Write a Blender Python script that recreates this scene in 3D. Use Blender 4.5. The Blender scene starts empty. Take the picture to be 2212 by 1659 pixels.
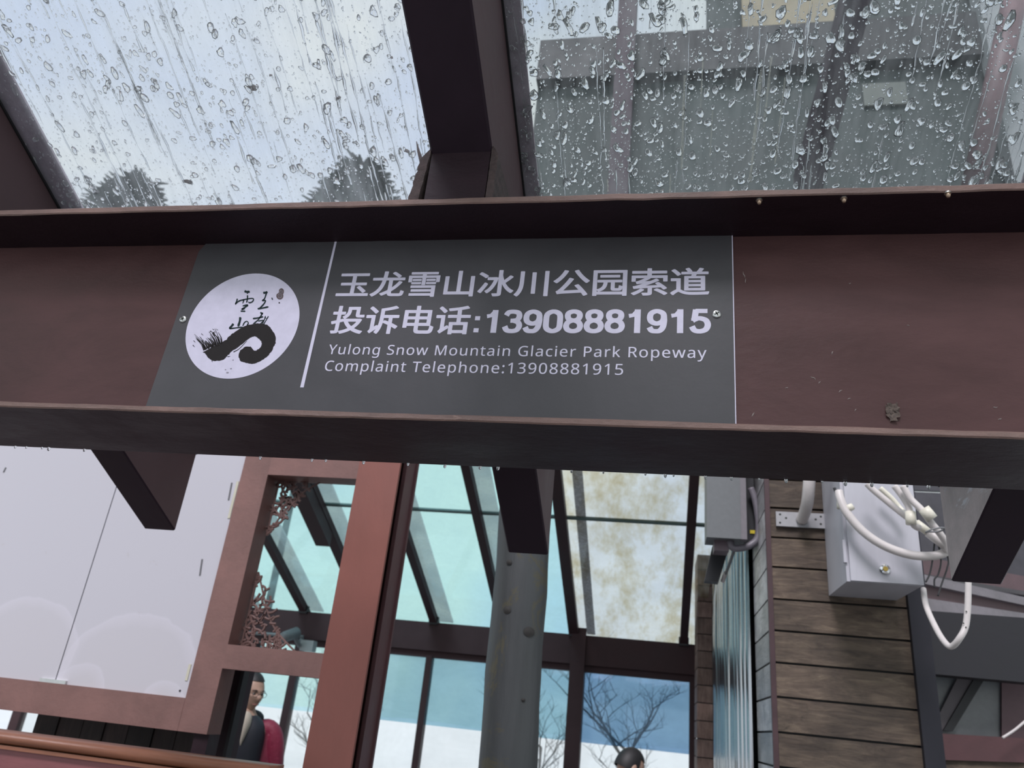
import bpy, bmesh, math, random
from mathutils import Vector, Matrix
from mathutils.geometry import tessellate_polygon
random.seed(7)
# ------------------------------------------------------------------ camera, sky, sun, exposure
F, CX, CY = 1655.0, 1106.0, 829.5
R = ((0.9808037994530439, -0.021260009450216166, 0.19383477236205615),
     (0.16820563021657708, -0.4106196267051735, -0.8961575688058145),
     (0.09864468025148412, 0.9115588484363918, -0.39916123671444065))
EYE = Vector((0, 0, 1.6))
cd = bpy.data.cameras.new('camera'); cam = bpy.data.objects.new('camera', cd)
bpy.context.scene.collection.objects.link(cam)
M = Matrix([list(R[0]) + [0], list(R[1]) + [0], list(R[2]) + [1.6], [0, 0, 0, 1]])
cam.matrix_world = M
cd.sensor_fit = 'HORIZONTAL'; cd.sensor_width = 36; cd.lens = 36 * F / 2212; cd.clip_start = 0.02; cd.clip_end = 300
cd.dof.use_dof = True; cd.dof.focus_distance = 1.38; cd.dof.aperture_fstop = 6.5
sc = bpy.context.scene; sc.camera = cam
sc.view_settings.view_transform = 'Standard'; sc.view_settings.look = 'None'
sc.view_settings.exposure = 0.0; sc.view_settings.gamma = 1; sc.view_settings.use_curve_mapping = False

w = bpy.data.worlds.new('sky'); sc.world = w; w.use_nodes = True
nt = w.node_tree; nt.nodes.clear()
def wn(t, **k):
    n = nt.nodes.new(t)
    for a, b in k.items(): setattr(n, a, b)
    return n
L = nt.links.new
tc = wn('ShaderNodeTexCoord'); sp = wn('ShaderNodeSeparateXYZ'); L(tc.outputs['Generated'], sp.inputs[0])
rp = wn('ShaderNodeValToRGB'); L(sp.outputs['Z'], rp.inputs[0])
rp.color_ramp.elements[0].position = 0.0; rp.color_ramp.elements[0].color = (0.80, 0.85, 0.86, 1)
rp.color_ramp.elements[1].position = 0.75; rp.color_ramp.elements[1].color = (0.74, 0.78, 0.80, 1)
no = wn('ShaderNodeTexNoise'); no.inputs['Scale'].default_value = 2.6; no.inputs['Detail'].default_value = 5; no.inputs['Distortion'].default_value = 0.3
L(tc.outputs['Generated'], no.inputs['Vector'])
r2 = wn('ShaderNodeValToRGB'); L(no.outputs['Fac'], r2.inputs[0])
r2.color_ramp.elements[0].position = 0.38; r2.color_ramp.elements[0].color = (0.86, 0.93, 1.10, 1)
r2.color_ramp.elements[1].position = 0.62; r2.color_ramp.elements[1].color = (1.14, 1.13, 1.05, 1)
mx = wn('ShaderNodeMix', data_type='RGBA', blend_type='MULTIPLY'); mx.inputs[0].default_value = 1
L(rp.outputs[0], mx.inputs[6]); L(r2.outputs[0], mx.inputs[7])
bg = wn('ShaderNodeBackground'); bg.inputs[1].default_value = 1.0; L(mx.outputs[2], bg.inputs[0])
wo = wn('ShaderNodeOutputWorld'); L(bg.outputs[0], wo.inputs[0])

sl = bpy.data.lights.new('sun', 'SUN'); sl.energy = 2.5; sl.angle = math.radians(18); sl.color = (0.98, 0.93, 1.0)
so = bpy.data.objects.new('sun', sl); sc.collection.objects.link(so)
so.rotation_euler = Vector((0.10, 0.66, -0.74)).to_track_quat('-Z', 'Y').to_euler()
so.location = (0, -4, 6)

# ------------------------------------------------------------------ helpers
C = sc.collection
def ray(px, py):
    c = (px - CX, -(py - CY), -F)
    return Vector([sum(R[i][j] * c[j] for j in range(3)) for i in range(3)])
def at(px, py, y=None, x=None, z=None):
    d = ray(px, py)
    if y is not None: t = y / d.y
    elif x is not None: t = x / d.x
    else: t = (z - 1.6) / d.z
    return EYE + d * t
def onroof(px, py, c, s=0.4452):
    d = ray(px, py); t = (c - 1.6) / (d.z + s * d.y); return EYE + d * t
def tag(o, label=None, cat=None, group=None, kind=None):
    if label: o['label'] = label
    if cat: o['category'] = cat
    if group: o['group'] = group
    if kind: o['kind'] = kind
    return o
def thing(name, label, cat, loc=(0, 0, 0), group=None):
    o = bpy.data.objects.new(name, None); o.empty_display_size = 0.05; C.objects.link(o); o.location = loc
    return tag(o, label, cat, group)
def struct(name, loc=(0, 0, 0), label=None, cat=None):
    o = bpy.data.objects.new(name, None); o.empty_display_size = 0.05; C.objects.link(o); o.location = loc
    o['kind'] = 'structure'
    return tag(o, label, cat)
def wloc(o):
    v = Vector((0, 0, 0))
    while o: v += o.location; o = o.parent
    return v
def mk(name, bm, m, parent=None, smooth=False, bevel=0):
    if bevel:
        es = [e for e in bm.edges if e.is_manifold and e.calc_face_angle(0) > 0.5]
        bmesh.ops.bevel(bm, geom=es, offset=bevel, segments=2, affect='EDGES', profile=0.7, clamp_overlap=True)
    bmesh.ops.recalc_face_normals(bm, faces=bm.faces)
    me = bpy.data.meshes.new(name); bm.to_mesh(me); bm.free()
    if smooth:
        for p in me.polygons: p.use_smooth = True
    ms = m if isinstance(m, (list, tuple)) else [m]
    for q in ms: me.materials.append(q)
    o = bpy.data.objects.new(name, me); C.objects.link(o)
    if parent:
        o.parent = parent; me.transform(Matrix.Translation(-wloc(parent)))
    else:
        # origin at the base centre of the mesh
        xs = [v.co for v in me.vertices]
        c = Vector(((min(v.x for v in xs) + max(v.x for v in xs)) / 2, (min(v.y for v in xs) + max(v.y for v in xs)) / 2, min(v.z for v in xs)))
        me.transform(Matrix.Translation(-c)); o.location = c
    return o
def hexa(bm, p):
    """p: 8 points, first four one end (ring), last four the other"""
    v = [bm.verts.new(q) for q in p]
    for f in ((0, 1, 2, 3), (7, 6, 5, 4), (0, 4, 5, 1), (1, 5, 6, 2), (2, 6, 7, 3), (3, 7, 4, 0)):
        bm.faces.new([v[i] for i in f])
def box(bm, x0, x1, y0, y1, z0, z1):
    hexa(bm, [(x0, y0, z0), (x1, y0, z0), (x1, y1, z0), (x0, y1, z0), (x0, y0, z1), (x1, y0, z1), (x1, y1, z1), (x0, y1, z1)])
def B(name, m, parent, x0, x1, y0, y1, z0, z1, bevel=0.002):
    bm = bmesh.new(); box(bm, min(x0, x1), max(x0, x1), min(y0, y1), max(y0, y1), min(z0, z1), max(z0, z1))
    return mk(name, bm, m, parent, bevel=bevel)
def tube(bm, pts, r, seg=10, cap=True):
    pts = [Vector(p) for p in pts]; rr = r if isinstance(r, (list, tuple)) else [r] * len(pts)
    rings = []; up = Vector((0, 0, 1)); n = None
    for i, p in enumerate(pts):
        t = (pts[min(i + 1, len(pts) - 1)] - pts[max(i - 1, 0)]).normalized()
        if n is None:
            n = t.cross(up)
            if n.length < 1e-3: n = t.cross(Vector((1, 0, 0)))
        n = (n - t * n.dot(t)).normalized(); b = t.cross(n)
        rings.append([bm.verts.new(p + (n * math.cos(a) + b * math.sin(a)) * rr[i]) for a in [2 * math.pi * k / seg for k in range(seg)]])
    for a, b in zip(rings, rings[1:]):
        for k in range(seg): bm.faces.new([a[k], a[(k + 1) % seg], b[(k + 1) % seg], b[k]])
    if cap: bm.faces.new(rings[0][::-1]); bm.faces.new(rings[-1])
def spline(pts, n=6):
    pts = [Vector(p) for p in pts]; out = []
    P = [pts[0]] + pts + [pts[-1]]
    for i in range(1, len(P) - 2):
        a, b, c, d = P[i - 1], P[i], P[i + 1], P[i + 2]
        for k in range(n):
            t = k / n
            out.append(0.5 * ((2 * b) + (c - a) * t + (2 * a - 5 * b + 4 * c - d) * t * t + (3 * b - a - 3 * c + d) * t ** 3))
    out.append(pts[-1]); return out
def plate(bm, outline, y0, y1):
    """closed outline of (x, z) points extruded along Y"""
    a = [bm.verts.new((x, y0, z)) for x, z in outline]; b = [bm.verts.new((x, y1, z)) for x, z in outline]
    n = len(a)
    for i, j, k in tessellate_polygon([[Vector((x, z, 0)) for x, z in outline]]):
        try: bm.faces.new([a[i], a[j], a[k]]); bm.faces.new([b[k], b[j], b[i]])
        except ValueError: pass
    for k in range(n): bm.faces.new([a[k], b[k], b[(k + 1) % n], a[(k + 1) % n]])
def disc(bm, c, r, h, axis='Y', seg=24, dome=0.0):
    c = Vector(c)
    ax = {'X': (Vector((0, 1, 0)), Vector((0, 0, 1)), Vector((1, 0, 0))), 'Y': (Vector((1, 0, 0)), Vector((0, 0, 1)), Vector((0, -1, 0))), 'Z': (Vector((1, 0, 0)), Vector((0, 1, 0)), Vector((0, 0, 1)))}[axis]
    prof = [(r, 0), (r, h * 0.6), (r * 0.85, h)] + ([(r * 0.5, h + dome)] if dome else [])
    rings = [[bm.verts.new(c + ax[0] * math.cos(2 * math.pi * k / seg) * q + ax[1] * math.sin(2 * math.pi * k / seg) * q + ax[2] * hh) for k in range(seg)] for q, hh in prof]
    for a, b in zip(rings, rings[1:]):
        for k in range(seg): bm.faces.new([a[k], a[(k + 1) % seg], b[(k + 1) % seg], b[k]])
    bm.faces.new(rings[0][::-1]); bm.faces.new(rings[-1])

# ------------------------------------------------------------------ materials
def mat(name):
    m = bpy.data.materials.new(name); m.use_nodes = True; t = m.node_tree; t.nodes.clear()
    o = t.nodes.new('ShaderNodeOutputMaterial'); return m, t, o
def noise(t, scale, detail=6, rough=0.6, dist=0, stretch=None, coord='Object'):
    c = t.nodes.new('ShaderNodeTexCoord'); n = t.nodes.new('ShaderNodeTexNoise')
    n.inputs['Scale'].default_value = scale; n.inputs['Detail'].default_value = detail
    n.inputs['Roughness'].default_value = rough; n.inputs['Distortion'].default_value = dist
    mp = t.nodes.new('ShaderNodeMapping'); t.links.new(c.outputs[coord], mp.inputs[0])
    if stretch: mp.inputs['Scale'].default_value = stretch
    t.links.new(mp.outputs[0], n.inputs['Vector']); return n
def ramp(t, src, stops):
    r = t.nodes.new('ShaderNodeValToRGB'); t.links.new(src, r.inputs[0])
    while len(r.color_ramp.elements) < len(stops): r.color_ramp.elements.new(0.5)
    for e, (p, c) in zip(r.color_ramp.elements, stops):
        e.position = p; e.color = (c, c, c, 1) if isinstance(c, (int, float)) else (*c, 1)
    return r
def mixc(t, fac, a, b, mode='MIX'):
    m = t.nodes.new('ShaderNodeMix'); m.data_type = 'RGBA'; m.blend_type = mode
    for s, v in ((0, fac), (6, a), (7, b)):
        if isinstance(v, (int, float)): m.inputs[s].default_value = v
        elif isinstance(v, tuple): m.inputs[s].default_value = (*v, 1)
        else: t.links.new(v, m.inputs[s])
    return m.outputs[2]
def paint(name, col, var=0.25, rough=0.5, bump=0.15, scale=9, stretch=(1, 1, 1), chips=None, chipc=(0.4, 0.3, 0.28), metal=0, spec=0.5, chip_scale=26, chip_pos=0.70):
    m, t, o = mat(name); p = t.nodes.new('ShaderNodeBsdfPrincipled'); t.links.new(p.outputs[0], o.inputs[0])
    n = noise(t, scale, 8, 0.65, 0.4, stretch)
    lo = tuple(c * (1 - var) for c in col); hi = tuple(min(1, c * (1 + var)) for c in col)
    r = ramp(t, n.outputs['Fac'], [(0.3, lo), (0.7, hi)]); c = r.outputs[0]
    if chips:
        n2 = noise(t, chip_scale, 10, 0.75, 1.0, (0.6 * stretch[0], 1, 1.6))
        rr = ramp(t, n2.outputs['Fac'], [(chip_pos, 0), (chip_pos + 0.03, chips)]); c = mixc(t, rr.outputs[0], c, chipc)
    t.links.new(c, p.inputs['Base Color']); p.inputs['Roughness'].default_value = rough
    p.inputs['Metallic'].default_value = metal; p.inputs['Specular IOR Level'].default_value = spec
    n3 = noise(t, scale * 7, 6, 0.7, 0.2, stretch)
    b = t.nodes.new('ShaderNodeBump'); b.inputs['Strength'].default_value = bump; b.inputs['Distance'].default_value = 0.01
    t.links.new(n3.outputs['Fac'], b.inputs['Height']); t.links.new(b.outputs[0], p.inputs['Normal'])
    rr = ramp(t, n.outputs['Fac'], [(0.3, max(0.05, rough - 0.08)), (0.7, min(1, rough + 0.1))]); t.links.new(rr.outputs[0], p.inputs['Roughness'])
    return m
def plain(name, col, rough=0.5, metal=0, spec=0.5):
    m, t, o = mat(name); p = t.nodes.new('ShaderNodeBsdfPrincipled'); t.links.new(p.outputs[0], o.inputs[0])
    n = noise(t, 40, 4); r = ramp(t, n.outputs['Fac'], [(0.3, tuple(c * 0.93 for c in col)), (0.7, tuple(min(1, c * 1.05) for c in col))])
    t.links.new(r.outputs[0], p.inputs['Base Color']); p.inputs['Roughness'].default_value = rough; p.inputs['Metallic'].default_value = metal
    p.inputs['Specular IOR Level'].default_value = spec
    return m
def wood(name, dark, mid, light, stretch=(1, 8, 8), scale=5, rough=0.7, knots=True):
    m, t, o = mat(name); p = t.nodes.new('ShaderNodeBsdfPrincipled'); t.links.new(p.outputs[0], o.inputs[0])
    oi = t.nodes.new('ShaderNodeObjectInfo')
    n = noise(t, scale, 9, 0.7, 0.6, stretch); mp = n.inputs['Vector'].links[0].from_node
    cb = t.nodes.new('ShaderNodeCombineXYZ'); ml = t.nodes.new('ShaderNodeMath'); ml.operation = 'MULTIPLY'; ml.inputs[1].default_value = 40
    t.links.new(oi.outputs['Random'], ml.inputs[0]); t.links.new(ml.outputs[0], cb.inputs[0]); t.links.new(ml.outputs[0], cb.inputs[2]); t.links.new(cb.outputs[0], mp.inputs['Location'])
    r = ramp(t, n.outputs['Fac'], [(0.25, dark), (0.5, mid), (0.78, light)]); c = r.outputs[0]
    n2 = noise(t, 3.0, 4, 0.6, 0.5); t.links.new(cb.outputs[0], n2.inputs['Vector'].links[0].from_node.inputs['Location'])
    r2_ = ramp(t, n2.outputs['Fac'], [(0.35, 0.55), (0.65, 1.25)]); c = mixc(t, 1.0, c, r2_.outputs[0], 'MULTIPLY')
    if knots:
        n4 = noise(t, 7, 5, 0.7, 1.5); t.links.new(cb.outputs[0], n4.inputs['Vector'].links[0].from_node.inputs['Location'])
        r4 = ramp(t, n4.outputs['Fac'], [(0.60, 0), (0.72, 0.75)]); c = mixc(t, r4.outputs[0], c, tuple(x * 0.45 for x in dark[:1]) + (dark[1] * 0.35, dark[2] * 0.3))
    hs = t.nodes.new('ShaderNodeHueSaturation'); vr = t.nodes.new('ShaderNodeMapRange'); t.links.new(oi.outputs['Random'], vr.inputs[0]); vr.inputs[3].default_value = 0.75; vr.inputs[4].default_value = 1.2
    t.links.new(vr.outputs[0], hs.inputs['Value']); t.links.new(c, hs.inputs['Color']); t.links.new(hs.outputs[0], p.inputs['Base Color'])
    p.inputs['Roughness'].default_value = rough
    b = t.nodes.new('ShaderNodeBump'); b.inputs['Strength'].default_value = 0.4; b.inputs['Distance'].default_value = 0.01
    t.links.new(n.outputs['Fac'], b.inputs['Height']); t.links.new(b.outputs[0], p.inputs['Normal'])
    return m
def clearpane(name, tint, haze=0.1, hazec=(0.8, 0.85, 0.85), hscale=4, hstretch=(6, 1, 1), gloss=0.08, dirt=None, dirtc=(0.25, 0.2, 0.1), bump=0.0, bscale=60):
    """thin sheet: tinted see-through + hazy water film / dirt + mirror reflection"""
    m, t, o = mat(name)
    tint = tuple(math.sqrt(q) for q in tint); haze *= 0.5
    tr = t.nodes.new('ShaderNodeBsdfTransparent'); tr.inputs[0].default_value = (*tint, 1)
    tl = t.nodes.new('ShaderNodeBsdfTranslucent'); df = t.nodes.new('ShaderNodeBsdfDiffuse')
    tl.inputs[0].default_value = (*hazec, 1); df.inputs[0].default_value = (*hazec, 1)
    hz = t.nodes.new('ShaderNodeMixShader'); hz.inputs[0].default_value = 0.35; t.links.new(tl.outputs[0], hz.inputs[1]); t.links.new(df.outputs[0], hz.inputs[2])
    n = noise(t, hscale, 8, 0.7, 0.3, hstretch); r = ramp(t, n.outputs['Fac'], [(0.35, haze * 0.3), (0.75, min(1, haze * 1.9))])
    m1 = t.nodes.new('ShaderNodeMixShader'); t.links.new(r.outputs[0], m1.inputs[0]); t.links.new(tr.outputs[0], m1.inputs[1]); t.links.new(hz.outputs[0], m1.inputs[2]); out = m1
    if dirt:
        n2 = noise(t, 2.0, 10, 0.75, 0.1, (2.2, 0.9, 1)); rd = ramp(t, n2.outputs['Fac'], [(0.45, 0.02), (0.78, dirt)])
        dm = t.nodes.new('ShaderNodeBsdfTransparent'); dm.inputs[0].default_value = (*dirtc, 1)
        m2 = t.nodes.new('ShaderNodeMixShader'); t.links.new(rd.outputs[0], m2.inputs[0]); t.links.new(out.outputs[0], m2.inputs[1]); t.links.new(dm.outputs[0], m2.inputs[2]); out = m2
    gl = t.nodes.new('ShaderNodeBsdfGlossy'); gl.inputs['Roughness'].default_value = 0.05; gl.inputs[0].default_value = (0.9, 0.95, 1, 1)
    lw = t.nodes.new('ShaderNodeLayerWeight'); lw.inputs[0].default_value = 0.5
    pw = t.nodes.new('ShaderNodeMath'); pw.operation = 'POWER'; pw.inputs[1].default_value = 5; t.links.new(lw.outputs['Facing'], pw.inputs[0])
    fr = t.nodes.new('ShaderNodeMath'); fr.operation = 'MULTIPLY_ADD'; fr.inputs[1].default_value = 0.7; fr.inputs[2].default_value = 0.03; t.links.new(pw.outputs[0], fr.inputs[0])
    if bump:
        n3 = noise(t, bscale, 5, 0.6, 0.6); b = t.nodes.new('ShaderNodeBump'); b.inputs['Strength'].default_value = bump; b.inputs['Distance'].default_value = 0.005
        t.links.new(n3.outputs['Fac'], b.inputs['Height']); t.links.new(b.outputs[0], gl.inputs['Normal'])
    m3 = t.nodes.new('ShaderNodeMixShader'); t.links.new(fr.outputs[0], m3.inputs[0]); t.links.new(out.outputs[0], m3.inputs[1]); t.links.new(gl.outputs[0], m3.inputs[2])
    t.links.new(m3.outputs[0], o.inputs[0]); return m
def water(name, ior=1.33, rough=0.0):
    m, t, o = mat(name); g = t.nodes.new('ShaderNodeBsdfGlass'); g.inputs['IOR'].default_value = ior; g.inputs['Roughness'].default_value = rough
    t.links.new(g.outputs[0], o.inputs[0]); return m

BROWN = paint('brown_paint', (0.094, 0.046, 0.045), 0.22, 0.42, 0.10, 7, (0.5, 1, 1.2), chips=0.35, chipc=(0.24, 0.14, 0.12), chip_scale=22, chip_pos=0.69, spec=0.22)
BROWNE = paint('worn_brown_edge', (0.21, 0.13, 0.11), 0.35, 0.5, 0.35, 14, (0.4, 1, 1), chips=0.5, chipc=(0.36, 0.24, 0.2), chip_pos=0.6)
BROWND = paint('shaded_dark_brown', (0.027, 0.014, 0.019), 0.25, 0.5, 0.15, 8, (0.5, 1, 1), chips=0.15, chipc=(0.13, 0.09, 0.09), spec=0.22)  # shade of flange undersides and packers put into the brown; also dark posts, backing
BROWNS = paint('rafter_paint_shaded', (0.030, 0.018, 0.027), 0.15, 0.5, 0.05, 6, spec=0.22)  # rafter brown with the shade of the underside put into the colour
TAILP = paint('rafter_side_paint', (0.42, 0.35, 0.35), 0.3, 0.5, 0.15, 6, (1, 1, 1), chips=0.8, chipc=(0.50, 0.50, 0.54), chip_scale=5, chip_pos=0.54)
WELD = paint('ragged_weld', (0.17, 0.12, 0.115), 0.45, 0.6, 1.0, 60)
FARD = paint('far_frame_brown', (0.055, 0.030, 0.033), 0.15, 0.5, 0.05, 4, spec=0.22)
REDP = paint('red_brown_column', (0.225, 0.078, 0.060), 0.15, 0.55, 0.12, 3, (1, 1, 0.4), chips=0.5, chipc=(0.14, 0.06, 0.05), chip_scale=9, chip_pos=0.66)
REDD = paint('red_brown_shaded', (0.085, 0.035, 0.038), 0.2, 0.5, 0.1, 5)  # column paint darkened for its shaded web and back; also the sill
FRAME = paint('frame_brown', (0.200, 0.105, 0.092), 0.18, 0.6, 0.2, 6, (1, 1, 1), chips=0.3, chipc=(0.28, 0.18, 0.16))
GASK = plain('black_gasket', (0.012, 0.012, 0.014), 0.6)
INK = plain('black_ink', (0.022, 0.018, 0.018), 0.6, spec=0.2)
INKG = plain('dark_green_ink', (0.012, 0.028, 0.028), 0.6, spec=0.2)
WHITEV = plain('white_vinyl', (0.73, 0.69, 0.83), 0.45, spec=0.3)
SIGNM = paint('sign_charcoal', (0.072, 0.068, 0.074), 0.12, 0.40, 0.04, 5, chips=0.25, chipc=(0.03, 0.03, 0.035), chip_scale=16, chip_pos=0.72, spec=0.4)
STEEL = plain('zinc_steel', (0.62, 0.62, 0.6), 0.3, 0.9)
SCREWD = plain('screw_recess', (0.03, 0.035, 0.03), 0.6)
POLE = paint('weathered_pole', (0.050, 0.054, 0.056), 0.35, 0.5, 0.3, 2.4, (2.5, 2.5, 0.3), chips=0.7, chipc=(0.070, 0.062, 0.034), chip_scale=2.6, chip_pos=0.55)
WOODW = wood('weathered_board', (0.034, 0.022, 0.017), (0.108, 0.078, 0.056), (0.225, 0.172, 0.118), (1.2, 6, 7))
WOODG = wood('wet_board_sheen', (0.24, 0.23, 0.24), (0.42, 0.41, 0.42), (0.60, 0.58, 0.58), (3, 1, 6), rough=0.35)  # pale grey carries the light reflected off the wet return boards
WOODR = wood('reddish_board', (0.10, 0.06, 0.05), (0.20, 0.13, 0.11), (0.3, 0.22, 0.19), (6, 6, 1), knots=False)
WOODD = wood('dark_board', (0.018, 0.012, 0.012), (0.035, 0.022, 0.02), (0.06, 0.04, 0.035), (8, 8, 1), knots=False)
BOXM = paint('grey_enclosure', (0.46, 0.46, 0.50), 0.08, 0.45, 0.02, 3, (4, 1, 0.6))
BOX2 = plain('mid_grey_enclosure', (0.18, 0.185, 0.19), 0.5)
PVC = paint('white_conduit', (0.62, 0.58, 0.56), 0.08, 0.4, 0.03, 10)
PVCY = plain('cream_connector', (0.72, 0.69, 0.58), 0.4)
DGREY = paint('dark_grey_metal', (0.026, 0.026, 0.033), 0.1, 0.5, 0.05, 5, spec=0.22)
BLACKP = plain('black_plastic', (0.015, 0.015, 0.018), 0.5)
CHROME, t_, o_ = mat('polished_sheet')
p_ = t_.nodes.new('ShaderNodeBsdfPrincipled'); p_.inputs['Base Color'].default_value = (0.50, 0.50, 0.51, 1); p_.inputs['Metallic'].default_value = 1; p_.inputs['Roughness'].default_value = 0.14
t_.links.new(p_.outputs[0], o_.inputs[0])
LEDGE = paint('grey_ledge', (0.20, 0.185, 0.20), 0.25, 0.45, 0.2, 5)
PINKL = paint('pinkish_ledge', (0.11, 0.068, 0.075), 0.2, 0.5, 0.2, 6)
CLAP = paint('grey_clapboard', (0.050, 0.048, 0.058), 0.2, 0.5, 0.1, 6)
ORANGE = paint('varnished_rail', (0.29, 0.115, 0.065), 0.3, 0.35, 0.15, 6, (0.4, 3, 3), chips=0.4, chipc=(0.12, 0.05, 0.04), chip_scale=12, chip_pos=0.66)
PINKR = paint('red_fascia', (0.24, 0.085, 0.09), 0.25, 0.45, 0.15, 6, (0.4, 2, 2))
WATER = water('clear_water')
SKIN = plain('skin', (0.42, 0.27, 0.20), 0.55)
HAIR = plain('black_hair', (0.012, 0.011, 0.012), 0.55)
REDJ = paint('crimson_jacket', (0.23, 0.018, 0.05), 0.35, 0.5, 0.5, 5)
DARKJ = plain('black_vest', (0.012, 0.014, 0.022), 0.6)
BEIGE = plain('beige_shirt', (0.45, 0.40, 0.33), 0.8)
BLUEJ = paint('blue_jacket', (0.07, 0.17, 0.36), 0.3, 0.6, 0.4, 6)
CONC = paint('wet_paving', (0.15, 0.145, 0.145), 0.2, 0.4, 0.3, 3)
SNOW = paint('snow', (0.66, 0.69, 0.70), 0.04, 0.8, 0.3, 1)
BARK = plain('bark', (0.06, 0.055, 0.05), 0.9)
LEAF = paint('conifer_needles', (0.03, 0.05, 0.035), 0.4, 0.8, 0.2, 3)

def stained_board():
    m, t, o = mat('stained_white_board'); p = t.nodes.new('ShaderNodeBsdfPrincipled'); t.links.new(p.outputs[0], o.inputs[0])
    # dried damp marks: scalloped pale rings with a faintly warmer inside
    tc_ = t.nodes.new('ShaderNodeTexCoord'); wob = noise(t, 5, 3, 0.5, 0.2); col = (0.52, 0.51, 0.555)
    for cx_, cz_, rr_ in ((-2.56, 1.66, 0.25), (-2.03, 1.58, 0.31), (-2.24, 1.53, 0.12), (-1.86, 1.54, 0.08)):
        mp = t.nodes.new('ShaderNodeMapping'); mp.vector_type = 'POINT'; mp.inputs['Location'].default_value = (-(cx_ + 2.7), 0, -(cz_ - 1.437) * 1.15); mp.inputs['Scale'].default_value = (1, 0, 1.15)
        t.links.new(tc_.outputs['Object'], mp.inputs[0]); ln = t.nodes.new('ShaderNodeVectorMath'); ln.operation = 'LENGTH'; t.links.new(mp.outputs[0], ln.inputs[0])
        ad = t.nodes.new('ShaderNodeMath'); ad.operation = 'MULTIPLY_ADD'; ad.inputs[1].default_value = 0.10; t.links.new(wob.outputs['Fac'], ad.inputs[0]); t.links.new(ln.outputs['Value'], ad.inputs[2])
        R_ = rr_ + 0.05; rg = ramp(t, ad.outputs[0], [(R_ - 0.05, 0.0), (R_ - 0.004, 0.40), (R_, 0.55), (R_ + 0.010, 0.0)]); ins = ramp(t, ad.outputs[0], [(R_ - 0.12, 0.16), (R_ - 0.02, 0.10), (R_, 0.0)])
        col = mixc(t, ins.outputs[0], col, (0.55, 0.51, 0.50)); col = mixc(t, rg.outputs[0], col, (0.62, 0.60, 0.66))
    c2 = col
    n3 = noise(t, 9, 6, 0.7, 0.6); r3 = ramp(t, n3.outputs['Fac'], [(0.66, 0), (0.76, 0.5)])
    c3 = mixc(t, r3.outputs[0], c2, (0.40, 0.36, 0.33))
    t.links.new(c3, p.inputs['Base Color']); p.inputs['Roughness'].default_value = 0.5
    return m
BOARD = stained_board()

# ------------------------------------------------------------------ ground
B('floor', CONC, None, -9, 6, -6, 8.0, -0.1, 0, 0)['kind'] = 'structure'
bm = bmesh.new(); N = 24
gv = [[bm.verts.new((-45 + 90 * i / N, 8.0 + 80 * j / N, 0 if j == 0 else (0.15 * math.sin(i * 1.7 + j) + 0.02 * j))) for i in range(N + 1)] for j in range(N + 1)]
for j in range(N):
    for i in range(N): bm.faces.new([gv[j][i], gv[j][i + 1], gv[j + 1][i + 1], gv[j + 1][i]])
so_ = mk('snow_ground', bm, SNOW, None, smooth=True); so_['kind'] = 'structure'

# ------------------------------------------------------------------ front steel beam
YF, YB, YW = 1.085, 1.315, 1.2
ZB1 = at(1000, 910, YF).z; ZB2 = at(1000, 896, YF).z     # bottom flange
ZB0 = ZB1 - 0.0
ZT0 = at(1000, 440, YF).z; ZT1 = at(1000, 426.5, YF).z    # top flange
BX0, BX1 = -3.1, 2.3
beam = thing('steel_beam', 'dark brown painted steel beam crossing the whole picture and carrying the sign', 'beam', (-0.4, YW, ZB0))
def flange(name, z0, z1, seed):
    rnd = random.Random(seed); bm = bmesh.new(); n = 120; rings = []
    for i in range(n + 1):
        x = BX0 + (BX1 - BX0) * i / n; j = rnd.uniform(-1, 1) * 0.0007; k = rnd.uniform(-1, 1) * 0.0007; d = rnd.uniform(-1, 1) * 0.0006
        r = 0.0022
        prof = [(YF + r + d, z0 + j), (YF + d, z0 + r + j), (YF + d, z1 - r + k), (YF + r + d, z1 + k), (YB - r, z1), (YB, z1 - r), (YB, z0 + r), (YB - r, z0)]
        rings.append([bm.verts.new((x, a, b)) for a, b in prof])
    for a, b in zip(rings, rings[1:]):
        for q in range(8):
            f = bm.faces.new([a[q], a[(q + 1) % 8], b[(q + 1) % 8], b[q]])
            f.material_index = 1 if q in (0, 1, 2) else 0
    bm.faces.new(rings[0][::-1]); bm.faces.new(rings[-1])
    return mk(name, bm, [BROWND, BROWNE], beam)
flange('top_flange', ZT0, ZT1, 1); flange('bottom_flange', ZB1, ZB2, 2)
B('web', BROWN, beam, BX0, BX1, YW, YW + 0.012, ZB2 - 0.001, ZT0 + 0.001, 0)
# crumpled tape scrap stuck to the web
rnd = random.Random(5); bm = bmesh.new()
c0 = at(1927, 891, YW); g = {}
for i in range(6):
    for j in range(8):
        u, v = i / 5 - 0.5, j / 7 - 0.5
        wd = 0.020 * (1 - 0.25 * abs(v))
        g[i, j] = bm.verts.new((c0.x + u * wd + rnd.uniform(-1, 1) * 0.0016, YW - 0.001 - rnd.random() * 0.004, c0.z + v * 0.030 + rnd.uniform(-1, 1) * 0.0016))
for i in range(5):
    for j in range(7):
        if (i, j) not in ((0, 0), (4, 0), (0, 6)): bm.faces.new([g[i, j], g[i + 1, j], g[i + 1, j + 1], g[i, j + 1]])
TAPE = paint('dirty_tape', (0.17, 0.13, 0.11), 0.5, 0.3, 0.6, 60)
tag(mk('tape_scrap', bm, TAPE, beam), 'crumpled scrap of dirty tape stuck low on the web')
CHIPM = plain('bare_scratch', (0.32, 0.27, 0.25), 0.5)
rnd = random.Random(12)
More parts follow.
